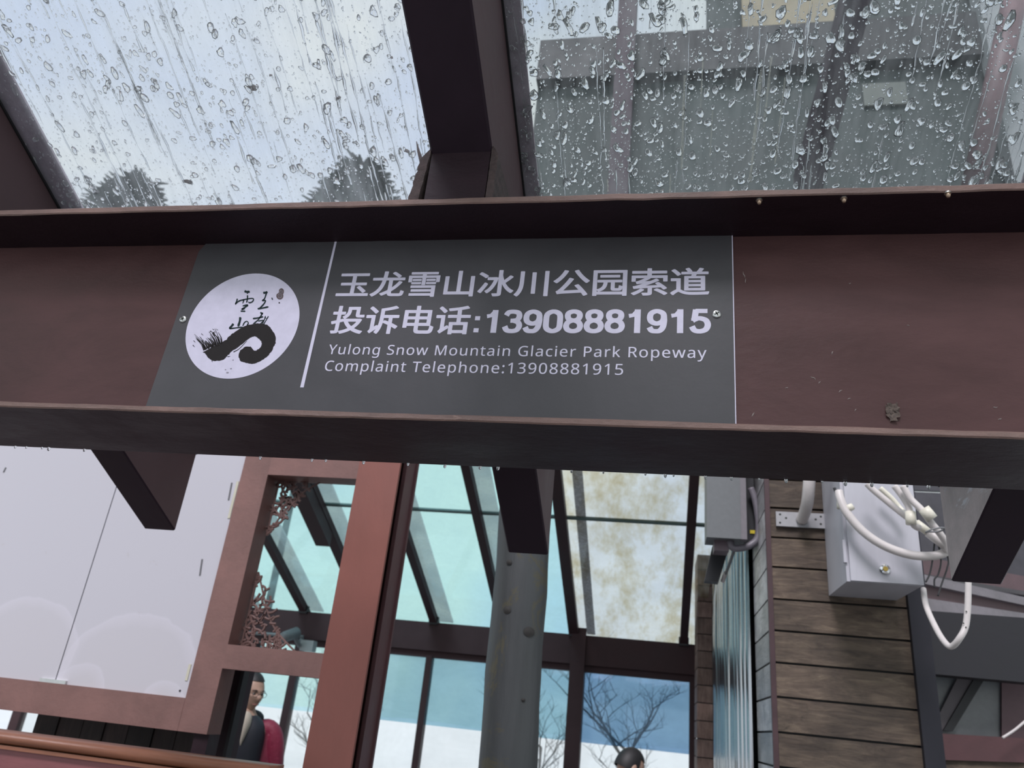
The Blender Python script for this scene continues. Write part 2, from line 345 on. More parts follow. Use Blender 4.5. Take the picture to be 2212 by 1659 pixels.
for k, (x, y, l, a) in enumerate(((1607, 593, 14, 1.9), (1611, 606, 10, 1.4), (1798, 762, 7, 1.2), (1757, 817, 12, -0.5), (1770, 826, 6, 1.0), (1815, 845, 9, 0.6), (1835, 861, 7, .3), (1700, 838, 6, .2), (1627, 895, 10, 0.9), (1962, 703, 4, .2), (1836, 612, 5, .3), (1848, 885, 5, 1.), (2150, 880, 10, .1), (2160, 905, 8, .2))):
    bm = bmesh.new(); pts = []
    for i in range(5):
        u = (i / 4 - 0.5) * l; q = at(x + u * math.cos(a) + rnd.uniform(-1, 1), y - u * math.sin(a) + rnd.uniform(-1, 1), YW); pts.append(q + Vector((0, -0.0002, 0)))
    tube(bm, pts, [0.0003, 0.0007, 0.0009, 0.0006, 0.0002], 5); mk('paint_chip', bm, CHIPM, beam)
# screw tips poking down through the top flange
for px, py, lb in ((1640, 436, 'rusty screw tip under beam top flange, nearest the sign'), (1823, 432, 'screw tip under beam top flange, middle of the three'), (2048, 421, 'screw tip under beam top flange, farthest right')):
    p = at(px, py, z=ZT0 - 0.004); t = thing('screw', lb, 'screw', (p.x, p.y, ZT0 - 0.009), 'screw tips under the beam flange')
    bm = bmesh.new(); tube(bm, [(p.x, p.y, ZT0 + 0.0005), (p.x, p.y, ZT0 - 0.006), (p.x, p.y, ZT0 - 0.009)], [0.004, 0.0038, 0.002], 10); mk('shank', bm, plain('rusty_zinc', (0.5, 0.36, 0.26), 0.35, 0.7) if 'rusty' not in bpy.data.materials else None, t, True)
    bm = bmesh.new(); tube(bm, [(p.x, p.y, ZT0 + 0.0003), (p.x, p.y, ZT0 - 0.0015)], 0.0055, 12); mk('collar', bm, STEEL, t)

# ------------------------------------------------------------------ sign
YS = 1.196
sg_bl = (-0.957, ZB2); X1 = 0.1165
sign = thing('sign_board', 'charcoal sign with white round emblem and complaint telephone lettering on the beam', 'sign', (-0.42, YS, ZB2))
bm = bmesh.new()
ztop = at(1000, 517, YS).z
plate(bm, [(-0.958, ZB2), (X1, ZB2 + 0.0005), (X1 - 0.0005, ztop), (-0.935, ztop), (-0.9465, ztop - 0.02)], YS, YW - 0.0002)
mk('plate', bm, SIGNM, sign)
FL = 0.0004
bm = bmesh.new(); box(bm, X1 - 0.0012, X1 + 0.0004, YS - 0.0003, YW - 0.0003, ZB2 + 0.0006, ztop + 0.002); tag(mk('edge_strip', bm, WHITEV, sign), 'thin white right-hand edge')
def S(px, py): q = at(px, py, YS); return (q.x, q.z)
def Z4(x, y): return S(380 + x / 5.53, 560 + y / 5.53)
bm = bmesh.new(); plate(bm, [S(723, 522), S(727.5, 522), S(656, 837), S(648.5, 837)], YS - FL, YS + 0.0002); mk('divider_line', bm, WHITEV, sign)
# emblem: white disc with brush drawing
ec = (-0.8035, 2.2465); er = 0.1157
bm = bmesh.new(); plate(bm, [(ec[0] + er * 1.012 * math.cos(a), ec[1] + er * math.sin(a)) for a in [2 * math.pi * k / 96 for k in range(96)]], YS - FL, YS + 0.0002)
emb = mk('emblem_disc', bm, WHITEV, sign)
def densify(p, rough, n=5, seed=3):
    rnd = random.Random(seed); q = spline([Vector((x, y, 0)) for x, y in p + [p[0]]], n)[:-1]
    return [Z4(v.x + rnd.uniform(-1, 1) * rough, v.y + rnd.uniform(-1, 1) * rough) for v in q]
dr = [(325, 1110), (345, 1125), (400, 1190), (440, 1210), (520, 1215), (570, 1195), (600, 1170), (660, 1110), (700, 1075), (775, 1028), (850, 965), (900, 935), (950, 925), (990, 950), (1020, 985), (1025, 1030), (990, 1075), (940, 1095), (910, 1065), (890, 1045), (825, 1052), (778, 1085), (755, 1130), (755, 1180), (785, 1225), (850, 1240), (910, 1252), (960, 1240), (1050, 1195), (1120, 1130), (1165, 1060), (1195, 990), (1180, 900), (1145, 840), (1105, 795), (1050, 775), (980, 768), (900, 780), (800, 812), (720, 860), (650, 912), (600, 965), (565, 985), (545, 1012), (500, 1020), (450, 1040), (420, 1060), (390, 1080)]
bm = bmesh.new(); plate(bm, densify(dr, 4.5), YS - 2 * FL, YS - FL * 0.5)
tag(mk('brush_dragon', bm, INK, emb), 'thick black brush stroke curling like a dragon')
def stroke(bm, pts, wd, y0=YS - 3 * FL, y1=YS - FL * 0.5, n=5, taper=False):
    q = spline([Vector((a, b, 0)) for a, b in pts], n); m = len(q); Lf, Rt = [], []
    for i, p in enumerate(q):
        t = (q[min(i + 1, m - 1)] - q[max(i - 1, 0)]); t = t.normalized() if t.length else Vector((1, 0, 0))
        nn = Vector((-t.y, t.x, 0)); u = i / (m - 1); h = wd * 0.58 * ((1 - u) * 0.85 + 0.15 if taper else (0.86 + 0.14 * math.cos(6.28 * u)) * min(1, 0.45 + 4 * u, 0.35 + 4 * (1 - u)))
        Lf.append(Z4(*(p + nn * h)[:2])); Rt.append(Z4(*(p - nn * h)[:2]))
    for i in range(m - 1):
        a = [Lf[i], Lf[i + 1], Rt[i + 1], Rt[i]]
        vs = [bm.verts.new((x, y0, z)) for x, z in a]; vb = [bm.verts.new((x, y1, z)) for x, z in a]
        bm.faces.new(vs)
        for k in ((0, 1), (2, 3), (1, 2), (3, 0)): bm.faces.new([vs[k[0]], vb[k[0]], vb[k[1]], vs[k[1]]])
bm = bmesh.new(); rnd = random.Random(8)
for k in range(26):
    u = k / 25
    s = (335 + 215 * u, 1095 - 70 * u - 25 * rnd.random()); e = (195 + 290 * u + rnd.uniform(-25, 25), 925 - 120 * u ** 0.8 + rnd.uniform(-15, 35))
    fr_ = rnd.uniform(0.35, 1.0); e = (s[0] + (e[0] - s[0]) * fr_, s[1] + (e[1] - s[1]) * fr_)
    mid = ((s[0] + e[0]) / 2 + 14, (s[1] + e[1]) / 2 - 4)
    stroke(bm, [s, mid, e], rnd.uniform(7, 17), taper=True)
for k in range(24):
    u = rnd.random(); x, y = 200 + 300 * u + rnd.uniform(-20, 20), 930 - 110 * u + rnd.uniform(-10, 110)
    stroke(bm, [(x, y), (x + rnd.uniform(8, 24), y + rnd.uniform(6, 22))], rnd.uniform(4, 8), taper=True)
for p in (((690, 1110), (760, 1070), (850, 975)), ((680, 1085), (730, 1060), (790, 1010)), ((620, 1165), (650, 1160)), ((430, 1215), (440, 1228))): stroke(bm, p, 6, taper=True)
tag(mk('brush_wisps', bm, INK, emb), 'dry brush wisps at the tail', kind='stuff')
bm = bmesh.new()
ST = [([(822, 383), (850, 392), (884, 390)], 26), ([(855, 402), (856, 415)], 12),
      ([(736, 474), (728, 505), (712, 543)], 15), ([(712, 540), (760, 500), (850, 478), (915, 470), (930, 482), (915, 510), (880, 522), (868, 510)], 13),
      ([(858, 432), (856, 480), (846, 520)], 14), ([(800, 500), (815, 490), (800, 530)], 9), ([(800, 560), (860, 550), (830, 575), (790, 600), (828, 590)], 17), ([(776, 622), (832, 623)], 15),
      ([(1045, 405), (1075, 400), (1096, 393)], 24), ([(1085, 400), (1062, 470), (1035, 495)], 14), ([(1030, 497), (1072, 497), (1050, 540), (1000, 590)], 15), ([(978, 594), (1040, 585), (1108, 570)], 18), ([(1148, 462), (1156, 486)], 12),
      ([(1012, 638), (1040, 656)], 20), ([(922, 712), (980, 704), (1045, 688)], 17), ([(1040, 640), (990, 720), (925, 775)], 13), ([(985, 742), (1050, 732), (1010, 775)], 11), ([(1072, 680), (1060, 720), (1035, 770)], 10), ([(1108, 682), (1080, 730), (1045, 785)], 9), ([(1060, 700), (1085, 706)], 7),
      ([(772, 694), (765, 745), (745, 805)], 26), ([(690, 773), (668, 800), (640, 832)], 24), ([(642, 832), (720, 822), (800, 812)], 14), ([(800, 800), (820, 760), (850, 743), (868, 765), (850, 790)], 11)]
for p, wd in ST: stroke(bm, p, wd)
tag(mk('calligraphy', bm, INKG, emb), 'four brush-written characters 玉龙雪山')
bm = bmesh.new()
SEAL = paint('seal_brown', (0.13, 0.09, 0.095), 0.9, 0.6, 0, 320)
ol = [(1262 + 30 * math.cos(a), 385 + 36 * math.sin(a)) for a in [math.radians(-200 + 220 * k / 12) for k in range(13)]] + [(1243 + 42 * math.cos(a), 440 + 43 * math.sin(a)) for a in [math.radians(-25 + 230 * k / 14) for k in range(15)]]
plate(bm, [Z4(x, y) for x, y in ol], YS - 2 * FL, YS - FL * 0.5)
seal = tag(mk('seal', bm, SEAL, emb), 'small brown gourd-shaped seal')
bm = bmesh.new()
for p in ([(1240, 395), (1262, 372), (1280, 395), (1258, 410), (1240, 395)], [(1225, 440), (1240, 418), (1265, 430), (1262, 460), (1236, 466), (1225, 440)], [(1252, 385), (1270, 395)], [(1236, 445), (1256, 440)]): stroke(bm, p, 4, y0=YS - 4 * FL)
for x, y, r_ in ((660, 1308, 9), (595, 1320, 7), (618, 1355, 13), (685, 1205, 7)): stroke(bm, [(x - r_, y), (x, y), (x + r_, y - 2)], r_)
mk('seal_marks', bm, plain('pale_print', (0.36, 0.33, 0.38), 0.6), emb)['kind'] = 'stuff'
bm = bmesh.new(); stroke(bm, [(1231, 520), (1237, 522), (1243, 524)], 14); mk('ink_dot', bm, INK, emb)

# the sans typeface that ships inside Blender; the built-in one stands in where it is missing
try: SANS = bpy.data.fonts.load(bpy.utils.system_resource('DATAFILES', path='fonts') + '/NotoSansMath-Regular.woff2')
except Exception: SANS = None
def lettering(text, rect, bold, label, spacing=1.0, sans=False):
    cu = bpy.data.curves.new('lettering', 'FONT'); cu.body = text; cu.size = 1; cu.resolution_u = 6; cu.space_character = spacing
    if sans and SANS: cu.font = SANS
    o = bpy.data.objects.new('tmp', cu); C.objects.link(o); dg = bpy.context.evaluated_depsgraph_get()
    me = bpy.data.meshes.new_from_object(o.evaluated_get(dg)); bpy.data.objects.remove(o)
    xs = [v.co.x for v in me.vertices]; ys = [v.co.y for v in me.vertices]
    x0, x1, y0, y1 = min(xs), max(xs), min(ys), max(ys); X0, Z0, X1_, Z1 = rect[:4]; sl_ = rect[4] if len(rect) > 4 else 0
    X0 += bold; X1_ -= bold; Z0 += bold; Z1 -= bold
    base = [(X0 + (v.co.x - x0) / (x1 - x0) * (X1_ - X0), Z0 + (v.co.y - y0) / (y1 - y0) * (Z1 - Z0) + (v.co.x - x0) / (x1 - x0) * sl_) for v in me.vertices]
    polys = [tuple(p.vertices) for p in me.polygons]; V, Fc = [], []
    offs = [(0, 0)] + ([(bold * a * (0.8 if a * b else 1), bold * b * (0.6 if a * b else 0.75)) for a in (-1, 0, 1) for b in (-1, 0, 1) if a or b] + [(bold * a, bold * b * 0.35) for a in (-1, 1) for b in (-1, 1)] if bold else [])
    for i, (dx, dz) in enumerate(offs):   # the stroke weight: the same flat ink grown outwards
        b0 = len(V); V += [(x + dx, YS - FL - i * 0.000006, z + dz) for x, z in base]; Fc += [tuple(q + b0 for q in p) for p in polys]
    m2 = bpy.data.meshes.new('lettering'); m2.from_pydata(V, [], Fc); m2.transform(Matrix.Translation(-wloc(sign))); m2.materials.append(WHITEV)
    q = bpy.data.objects.new('lettering', m2); C.objects.link(q); q.parent = sign; return tag(q, label)
lettering('玉龙雪山冰川公园索道', (-0.6235, 2.3065, 0.0755, 2.365, 0.003), 0.0013, 'bold white upper row 玉龙雪山冰川公园索道')
lettering('投诉电话', (-0.6205, 2.2275, -0.349, 2.2885, 0.001), 0.0014, 'bold white characters 投诉电话')
DG = {'0': [([(.5, 1), (.17, .86), (.12, .5), (.17, .14), (.5, 0), (.83, .14), (.88, .5), (.83, .86)], True)],
      '1': [([(.12, .76), (.36, .80), (.58, 1.04)], False), ([(.58, 1.09), (.58, .5), (.58, -.09)], False)],
      '3': [([(.10, .80), (.22, .96), (.48, 1.0), (.76, .94), (.84, .76), (.74, .58), (.50, .535), (.36, .53)], False), ([(.40, .53), (.56, .525), (.80, .44), (.88, .26), (.76, .06), (.48, 0), (.20, .05), (.07, .24)], False)],
      '5': [([(.87, 1.0), (.55, 1.0), (.25, 1.0)], False), ([(.28, 1.07), (.23, .78), (.185, .50)], False), ([(.10, .52), (.28, .61), (.50, .635), (.78, .54), (.88, .32), (.77, .09), (.48, 0), (.20, .05), (.07, .24)], False)],
      '8': [([(.5, 1), (.24, .93), (.17, .77), (.26, .60), (.5, .54), (.74, .60), (.83, .77), (.76, .93)], True), ([(.5, .54), (.22, .45), (.12, .26), (.22, .07), (.5, 0), (.78, .07), (.88, .26), (.78, .45)], True)],
      '9': [([(.48, 1), (.20, .90), (.12, .69), (.20, .48), (.48, .38), (.76, .48), (.85, .69), (.78, .90)], True), ([(.85, .72), (.86, .50), (.80, .20), (.64, .03), (.42, 0), (.22, .04), (.10, .20)], False)]}
def digits(text, x0, x1, z0, z1, slope, wd, label):
    """upright grotesque figures drawn as even-width strokes"""
    n = len(text); pitch = (x1 - x0) / n; gw = pitch * 0.97; V, Fc = [], []; lay = 0
    for c, ch in enumerate(text):
        ox = x0 + pitch * c + (pitch - gw) / 2
        for pts, closed in DG[ch]:
            h = z1 - z0 - wd * 0.8; w_ = gw - wd
            P = [Vector((ox + wd / 2 + (p[0] - 0.12) / 0.76 * w_, z0 + wd * 0.4 + p[1] * h + slope * c / n, 0)) for p in pts]
            q = spline(([P[-1]] + P + P[:2]) if closed else P, 8) if len(P) > 3 or closed else P
            if closed: q = q[8:-8]
            m = len(q); lay += 1; b0 = len(V); hb = wd / 2 if ch != '1' or pts[0][0] > .3 else wd * 0.38
            for i, p in enumerate(q):
                t = (q[1] - q[m - 2] if closed and i in (0, m - 1) else q[min(i + 1, m - 1)] - q[max(i - 1, 0)]).normalized()
                hh = hb * (0.80 + 0.20 * abs(t.y)) if ch != '1' else hb
                nn = Vector((-t.y, t.x, 0)) * hh; y = YS - FL - lay * 0.000003
                V += [(p.x + nn.x, y, p.y + nn.y), (p.x - nn.x, y, p.y - nn.y)]
            for i in range(m - 1): k = b0 + 2 * i; Fc.append((k, k + 1, k + 3, k + 2))
    m2 = bpy.data.meshes.new('lettering'); m2.from_pydata(V, [], Fc); m2.transform(Matrix.Translation(-wloc(sign))); m2.materials.append(WHITEV)
    q = bpy.data.objects.new('lettering', m2); C.objects.link(q); q.parent = sign; return tag(q, label)
digits('13908881915', -0.3245, 0.0785, 2.2322, 2.2806, 0.003, 0.0106, 'bold white number 13908881915')
for z in (2.2335, 2.2585):
    bm = bmesh.new(); box(bm, -0.3405, -0.3312, YS - FL, YS + 0.0002, z, z + 0.0085); mk('colon_dot', bm, WHITEV, sign)
lettering('Yulong Snow Mountain Glacier Park Ropeway', (-0.6135, 2.1785, 0.0705, 2.2065, 0.003), 0.00012, 'thin white line Yulong Snow Mountain Glacier Park Ropeway', spacing=1.08, sans=True)
lettering('Complaint Telephone:13908881915', (-0.6130, 2.1440, -0.0680, 2.1730, 0.003), 0.00012, 'thin white line Complaint Telephone:13908881915', spacing=1.08, sans=True)
for px, py, lb in ((396, 690, 'cross-head screw holding the sign left of the round emblem'), (1548, 679, 'cross-head screw holding the sign right of the phone number')):
    p = at(px, py, YS); t = thing('screw', lb, 'screw', (p.x, YS - 0.004, p.z))
    bm = bmesh.new(); disc(bm, (p.x, YS + 0.0005, p.z), 0.0075, 0.0032, 'Y', 28, 0.0008); h = mk('head', bm, STEEL, t, False)
    bm = bmesh.new()
    for a in (0.5, 0.5 + math.pi / 2):
        ca, sa = math.cos(a) * 0.0042, math.sin(a) * 0.0042; na, nb = -math.sin(a) * 0.0010, math.cos(a) * 0.0010
        plate(bm, [(p.x - ca - na, p.z - sa - nb), (p.x + ca - na, p.z + sa - nb), (p.x + ca + na, p.z + sa + nb), (p.x - ca + na, p.z - sa + nb)], YS - 0.0040, YS - 0.002)
    mk('cross_slot', bm, SCREWD, t)

# ------------------------------------------------------------------ rafters over the beam
SL = 0.4452; CB = 3.0432; CT = 3.308; YEND = 2.232; YTOP = -1.6
SIDEP = paint('rafter_side_brown', (0.100, 0.062, 0.066), 0.12, 0.5, 0.06, 5, spec=0.22)  # lighter copy of the rafter brown for the side in view
def rafter(x0, x1, lb, lite, sidem=None):
    t = thing('rafter', lb, 'rafter', ((x0 + x1) / 2, YEND, CB - SL * YEND))
    bm = bmesh.new(); r = 0.004
    def ring(y, s): return [(x0, y, CB - SL * y + r), (x0 + r, y, CB - SL * y), (x1 - r, y, CB - SL * y), (x1, y, CB - SL * y + r), (x1, y, CT - SL * y), (x0, y, CT - SL * y)]
    rings = []
    n = 24
    for i in range(n + 1):
        y = YTOP + (YEND - YTOP) * i / n; rings.append([bm.verts.new(q) for q in ring(y, 0)])
    for a, b in zip(rings, rings[1:]):
        for k in range(6):
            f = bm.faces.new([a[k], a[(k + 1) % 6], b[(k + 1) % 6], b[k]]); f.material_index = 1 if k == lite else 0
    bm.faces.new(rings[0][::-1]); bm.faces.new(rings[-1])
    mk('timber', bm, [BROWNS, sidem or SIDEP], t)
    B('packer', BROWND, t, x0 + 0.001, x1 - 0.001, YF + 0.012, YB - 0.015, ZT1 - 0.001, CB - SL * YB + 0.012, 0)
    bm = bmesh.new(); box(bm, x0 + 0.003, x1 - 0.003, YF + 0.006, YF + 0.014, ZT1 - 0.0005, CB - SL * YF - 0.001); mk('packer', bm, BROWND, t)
    for s in (0, 1):
        rnd = random.Random(int(x0 * 100) + s); bm = bmesh.new(); rings = []
        zt = CB - SL * YF + 0.008; zb = ZT1 - 0.001
        for i in range(15):
            z = zb + (zt - zb) * i / 14; wv = (0.015 if s == 0 else 0.013) * (1 if i < 12 else (14.5 - i) / 3) + rnd.uniform(-1, 1) * 0.0016
            lean = 0.012 * (1 - i / 14) if s == 0 else 0.0
            a = x0 - wv - lean if s == 0 else x1 - 0.001; b = x0 - lean * 0.7 + 0.002 if s == 0 else x1 + wv
            yy = YF + 0.004 + rnd.uniform(-1, 1) * 0.0015
            rings.append([bm.verts.new(q) for q in ((a, yy, z), (b, yy - 0.002, z), (b, YB - 0.03, z), (a, YB - 0.03, z))])
        for a, b in zip(rings, rings[1:]):
            for k in range(4): bm.faces.new([a[k], a[(k + 1) % 4], b[(k + 1) % 4], b[k]])
        bm.faces.new(rings[0][::-1]); bm.faces.new(rings[-1]); mk('side_plate', bm, WELD, t)
    # gasket under the glass on both sides, and a cap strip over the joint
    for s, xx in ((0, x0 - 0.004), (1, x1 + 0.0)):
        bm = bmesh.new(); hexa(bm, [(xx, YTOP, CT - SL * YTOP - 0.006), (xx + 0.004, YTOP, CT - SL * YTOP - 0.006), (xx + 0.004, YTOP, CT - SL * YTOP), (xx, YTOP, CT - SL * YTOP), (xx, YEND, CT - SL * YEND - 0.006), (xx + 0.004, YEND, CT - SL * YEND - 0.006), (xx + 0.004, YEND, CT - SL * YEND), (xx, YEND, CT - SL * YEND)]); mk('gasket', bm, GASK, t)
    bm = bmesh.new(); e = 0.055 if x0 > 0 else 0.018; eR = 0.055 if x0 < -1 else 0.034; z0 = CT + 0.014; z1 = CT + 0.020
    hexa(bm, [(x0 - e, YTOP, z0 - SL * YTOP), (x1 + eR, YTOP, z0 - SL * YTOP), (x1 + eR, YTOP, z1 - SL * YTOP), (x0 - e, YTOP, z1 - SL * YTOP), (x0 - e, YEND, z0 - SL * YEND), (x1 + eR, YEND, z0 - SL * YEND), (x1 + eR, YEND, z1 - SL * YEND), (x0 - e, YEND, z1 - SL * YEND)]); mk('cap_strip', bm, CAPM, t)
    return t
CAPM = paint('cap_strip_hazed', (0.52, 0.42, 0.48), 0.25, 0.4, 0.3, 14)  # pale mauve stands in for the wet-glass haze over the strip
RX = [(-1.652, -1.540), (-0.440, -0.3205), (0.761, 0.882)]
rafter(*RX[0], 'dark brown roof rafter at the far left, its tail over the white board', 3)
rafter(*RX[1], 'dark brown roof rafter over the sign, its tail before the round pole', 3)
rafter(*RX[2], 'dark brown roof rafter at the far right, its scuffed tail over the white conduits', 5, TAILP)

# ------------------------------------------------------------------ roof glass and rain
GLASSL = clearpane('wet_glass_left', (0.95, 0.97, 1.0), 0.30, (0.85, 0.9, 0.92), 5, (7, 0.8, 1), bump=0.3)
GLASSR = clearpane('wet_glass_right', (0.86, 0.90, 0.90), 0.20, (0.55, 0.58, 0.58), 6, (7, 0.8, 1), bump=0.5)
def slopept(x, y, h=0.0): return Vector((x, y, CT - SL * y + h))
nrm = Vector((0, SL, 1)).normalized(); dn = Vector((0, 1, -SL)).normalized()
def drops(name, x0, x1, y0, y1, n, rmin, rmax, seed, parent, pw=2.5, clump=0):
    rnd = random.Random(seed); bm = bmesh.new(); base = 0.0
    for _ in range(n):
        x = rnd.uniform(x0, x1); y = rnd.uniform(y0, y1); r = rmin + (rmax - rmin) * rnd.random() ** pw
        if clump and rnd.random() > 0.25 + 0.75 * (0.5 + 0.5 * math.sin(x * 13 + seed) * math.cos(y * 19 + x * 7)): continue
        c = slopept(x, y) + nrm * 0.0062; seg = 9 if r > 0.0025 else 6
        ph = rnd.uniform(0, 6.3); st = rnd.uniform(1.0, 2.0) if rnd.random() < 0.6 else rnd.uniform(0.7, 1.2); a1, a2 = rnd.uniform(0, .4), rnd.uniform(0, 0.25)
        rings = []
        yaw = rnd.uniform(-0.6, 0.6); ux = Vector((math.cos(yaw), 0, 0)) + dn * math.sin(yaw); uy = dn * math.cos(yaw) - Vector((math.sin(yaw), 0, 0))
        for q, h in ((1, 0), (0.82, 0.30), (0.45, 0.46)):
            ring = []
            for k in range(seg):
                a = 2 * math.pi * k / seg; rr = r * q * (1 + a1 * math.sin(2 * a + ph) + a2 * math.sin(3 * a - ph))
                ring.append(bm.verts.new(c + ux * math.cos(a) * rr + uy * math.sin(a) * rr * st + nrm * h * r))
            rings.append(ring)
        for a, b in zip(rings, rings[1:]):
            for k in range(seg): bm.faces.new([a[k], a[(k + 1) % seg], b[(k + 1) % seg], b[k]])
        bm.faces.new(rings[0][::-1]); bm.faces.new(rings[-1])
    o = mk(name, bm, WATER, parent, True); o['kind'] = 'stuff'; return o
def runnels(name, x0, x1, y0, y1, n, wmin, wmax, seed, parent):
    rnd = random.Random(seed); bm = bmesh.new()
    for _ in range(n):
        x = rnd.uniform(x0, x1); y = rnd.uniform(y0, y1); ln = rnd.uniform(0.05, 0.42); wd = rnd.uniform(wmin, wmax); rings = []
        m = int(ln / 0.006); dx = 0; ph = rnd.uniform(0, 6)
        for i in range(m):
            dx += rnd.uniform(-1, 1) * 0.0010; yy = y + i * 0.006
            if yy > y1 + 0.05: break
            ww = wd * (0.6 + 0.4 * math.sin(i * 0.5 + ph)) * min(1, (i + 1) / 4)
            c = slopept(x + dx, yy) + nrm * 0.0062
            rings.append([bm.verts.new(c + Vector((a * ww, 0, 0)) + nrm * h * ww) for a, h in ((-1, 0), (-0.6, 0.45), (0.6, 0.45), (1, 0))])
        if len(rings) < 3: continue
        for a, b in zip(rings, rings[1:]):
            for k in range(4): bm.faces.new([a[k], a[(k + 1) % 4], b[(k + 1) % 4], b[k]])
        bm.faces.new(rings[0][::-1]); bm.faces.new(rings[-1])
    o = mk(name, bm, WATER, parent, True); o['kind'] = 'stuff'; return o
def pane(x0, x1, m, lb):
    bm = bmesh.new(); hexa(bm, [slopept(x0, YTOP, 0.001), slopept(x1, YTOP, 0.001), slopept(x1, YTOP, 0.006), slopept(x0, YTOP, 0.006), slopept(x0, YEND - .01, 0.001), slopept(x1, YEND - .01, 0.001), slopept(x1, YEND - .01, 0.006), slopept(x0, YEND - .01, 0.006)])
    t = thing('roof_glass', lb, 'glass', tuple(slopept((x0 + x1) / 2, YEND)))
    mk('pane', bm, m, t); return t
xm0, xm1 = RX[0][1], RX[1][0]
gl = pane(RX[0][1] - 0.05, RX[1][0] + 0.05, GLASSL, 'rain-beaded roof glass left of the middle rafter with pale sky behind')
drops('water_drops', xm0 + 0.0, xm1 - 0.005, 0.62, 1.75, 3600, 0.0018, 0.0085, 11, gl, 2.2, 1)
drops('fine_drops', xm0 + 0.0, xm1 - 0.005, 0.62, 1.75, 9000, 0.0007, 0.0022, 12, gl, 2)
runnels('water_runnels', xm0 + 0.02, xm1 - 0.02, 0.5, 1.7, 170, 0.0010, 0.0040, 13, gl)
gr = pane(RX[1][1] - 0.05, RX[2][0] + 0.05, GLASSR, 'dark rain-streaked roof glass right of the middle rafter')
drops('water_drops', RX[1][1] + 0.005, RX[2][0], 0.62, 1.75, 5200, 0.0016, 0.0090, 21, gr, 3.2, 0)
drops('fine_drops', RX[1][1] + 0.005, RX[2][0], 0.62, 1.75, 9500, 0.0007, 0.002, 22, gr, 1.5)
runnels('water_runnels', RX[1][1] + 0.02, RX[2][0], 0.5, 1.7, 110, 0.0010, 0.003, 23, gr)
# pale lime streaks run down the right glass
LIME = clearpane('lime_streak', (0.80, 0.80, 0.74), 1.0, (0.50, 0.50, 0.44), 30, (3, 1, 1))
for px, py, ln, wd in ((1479, 165, 0.20, 0.0035), (1519, 125, 0.10, 0.0018), (1645, 150, 0.24, 0.004), (1667, 125, 0.14, 0.003), (1697, 170, 0.18, 0.002), (1540, 240, 0.10, 0.0015), (1312, 390, 0.03, 0.002), (1448, 380, 0.05, 0.002)):
    a = onroof(px, py, CT) + nrm * 0.0066; bm = bmesh.new(); rg = []
    for i in range(9):
        q = a + dn * ln * i / 8; h = wd * (0.7 + 0.3 * math.sin(i * 1.9 + px)); rg.append((bm.verts.new(q - Vector((h, 0, 0))), bm.verts.new(q + Vector((h, 0, 0)))))
    for u, v in zip(rg, rg[1:]): bm.faces.new([u[0], u[1], v[1], v[0]])
    mk('lime_streak', bm, LIME, gr)
# bits of bark and leaf lying on the left glass, paint smear by the rafter
DEB = plain('dry_leaf', (0.16, 0.11, 0.09), 0.8)
rnd = random.Random(31)
for px, py, s, lb in ((543, 192, 0.016, 'largest dry leaf scrap lying mid-way up the left roof glass'), (728, 216, 0.008, 'grey leaf scrap on left roof glass, right of its middle'), (877, 330, 0.011, 'brown leaf scrap on left roof glass beside the middle rafter'), (401, 396, 0.017, 'thin curled dry stalk near the beam on the left roof glass'), (844, 128, 0.006, 'small leaf bit high on the left roof glass near the rafter'), (581, 166, 0.006, 'tiny dark leaf bit beside the largest scrap on the left glass')):
    c = onroof(px, py, CT) + nrm * 0.0075; bm = bmesh.new(); n = 9
    top = [bm.verts.new(c + Vector((math.cos(a) * s * rnd.uniform(0.35, 1.0), 0, 0)) + dn * math.sin(a) * s * rnd.uniform(0.25, 0.6) + nrm * (0.001 + rnd.random() * 0.003)) for a in [2 * math.pi * k / n for k in range(n)]]
    ce = bm.verts.new(c + nrm * 0.0005)
    for k in range(n): bm.faces.new([top[k], top[(k + 1) % n], ce])
    tag(mk('leaf_scrap', bm, DEB), lb, 'leaf')
SM = plain('brown_smear', (0.34, 0.20, 0.18), 0.6)
bm = bmesh.new(); sp_ = [onroof(a, b, CT) + nrm * 0.0068 for a, b in ((898, 308), (903, 330), (910, 352), (916, 372), (917, 395), (912, 420))]
ws = [0.001, 0.004, 0.006, 0.009, 0.010, 0.012]; pv = [(bm.verts.new(p + Vector((-q, 0, 0))), bm.verts.new(p + Vector((q * 0.8, 0, 0)))) for p, q in zip(sp_, ws)]
for a, b in zip(pv, pv[1:]): bm.faces.new([a[0], a[1], b[1], b[0]])
tag(mk('paint_smear', bm, SM, gl), 'brown paint smear on the glass')
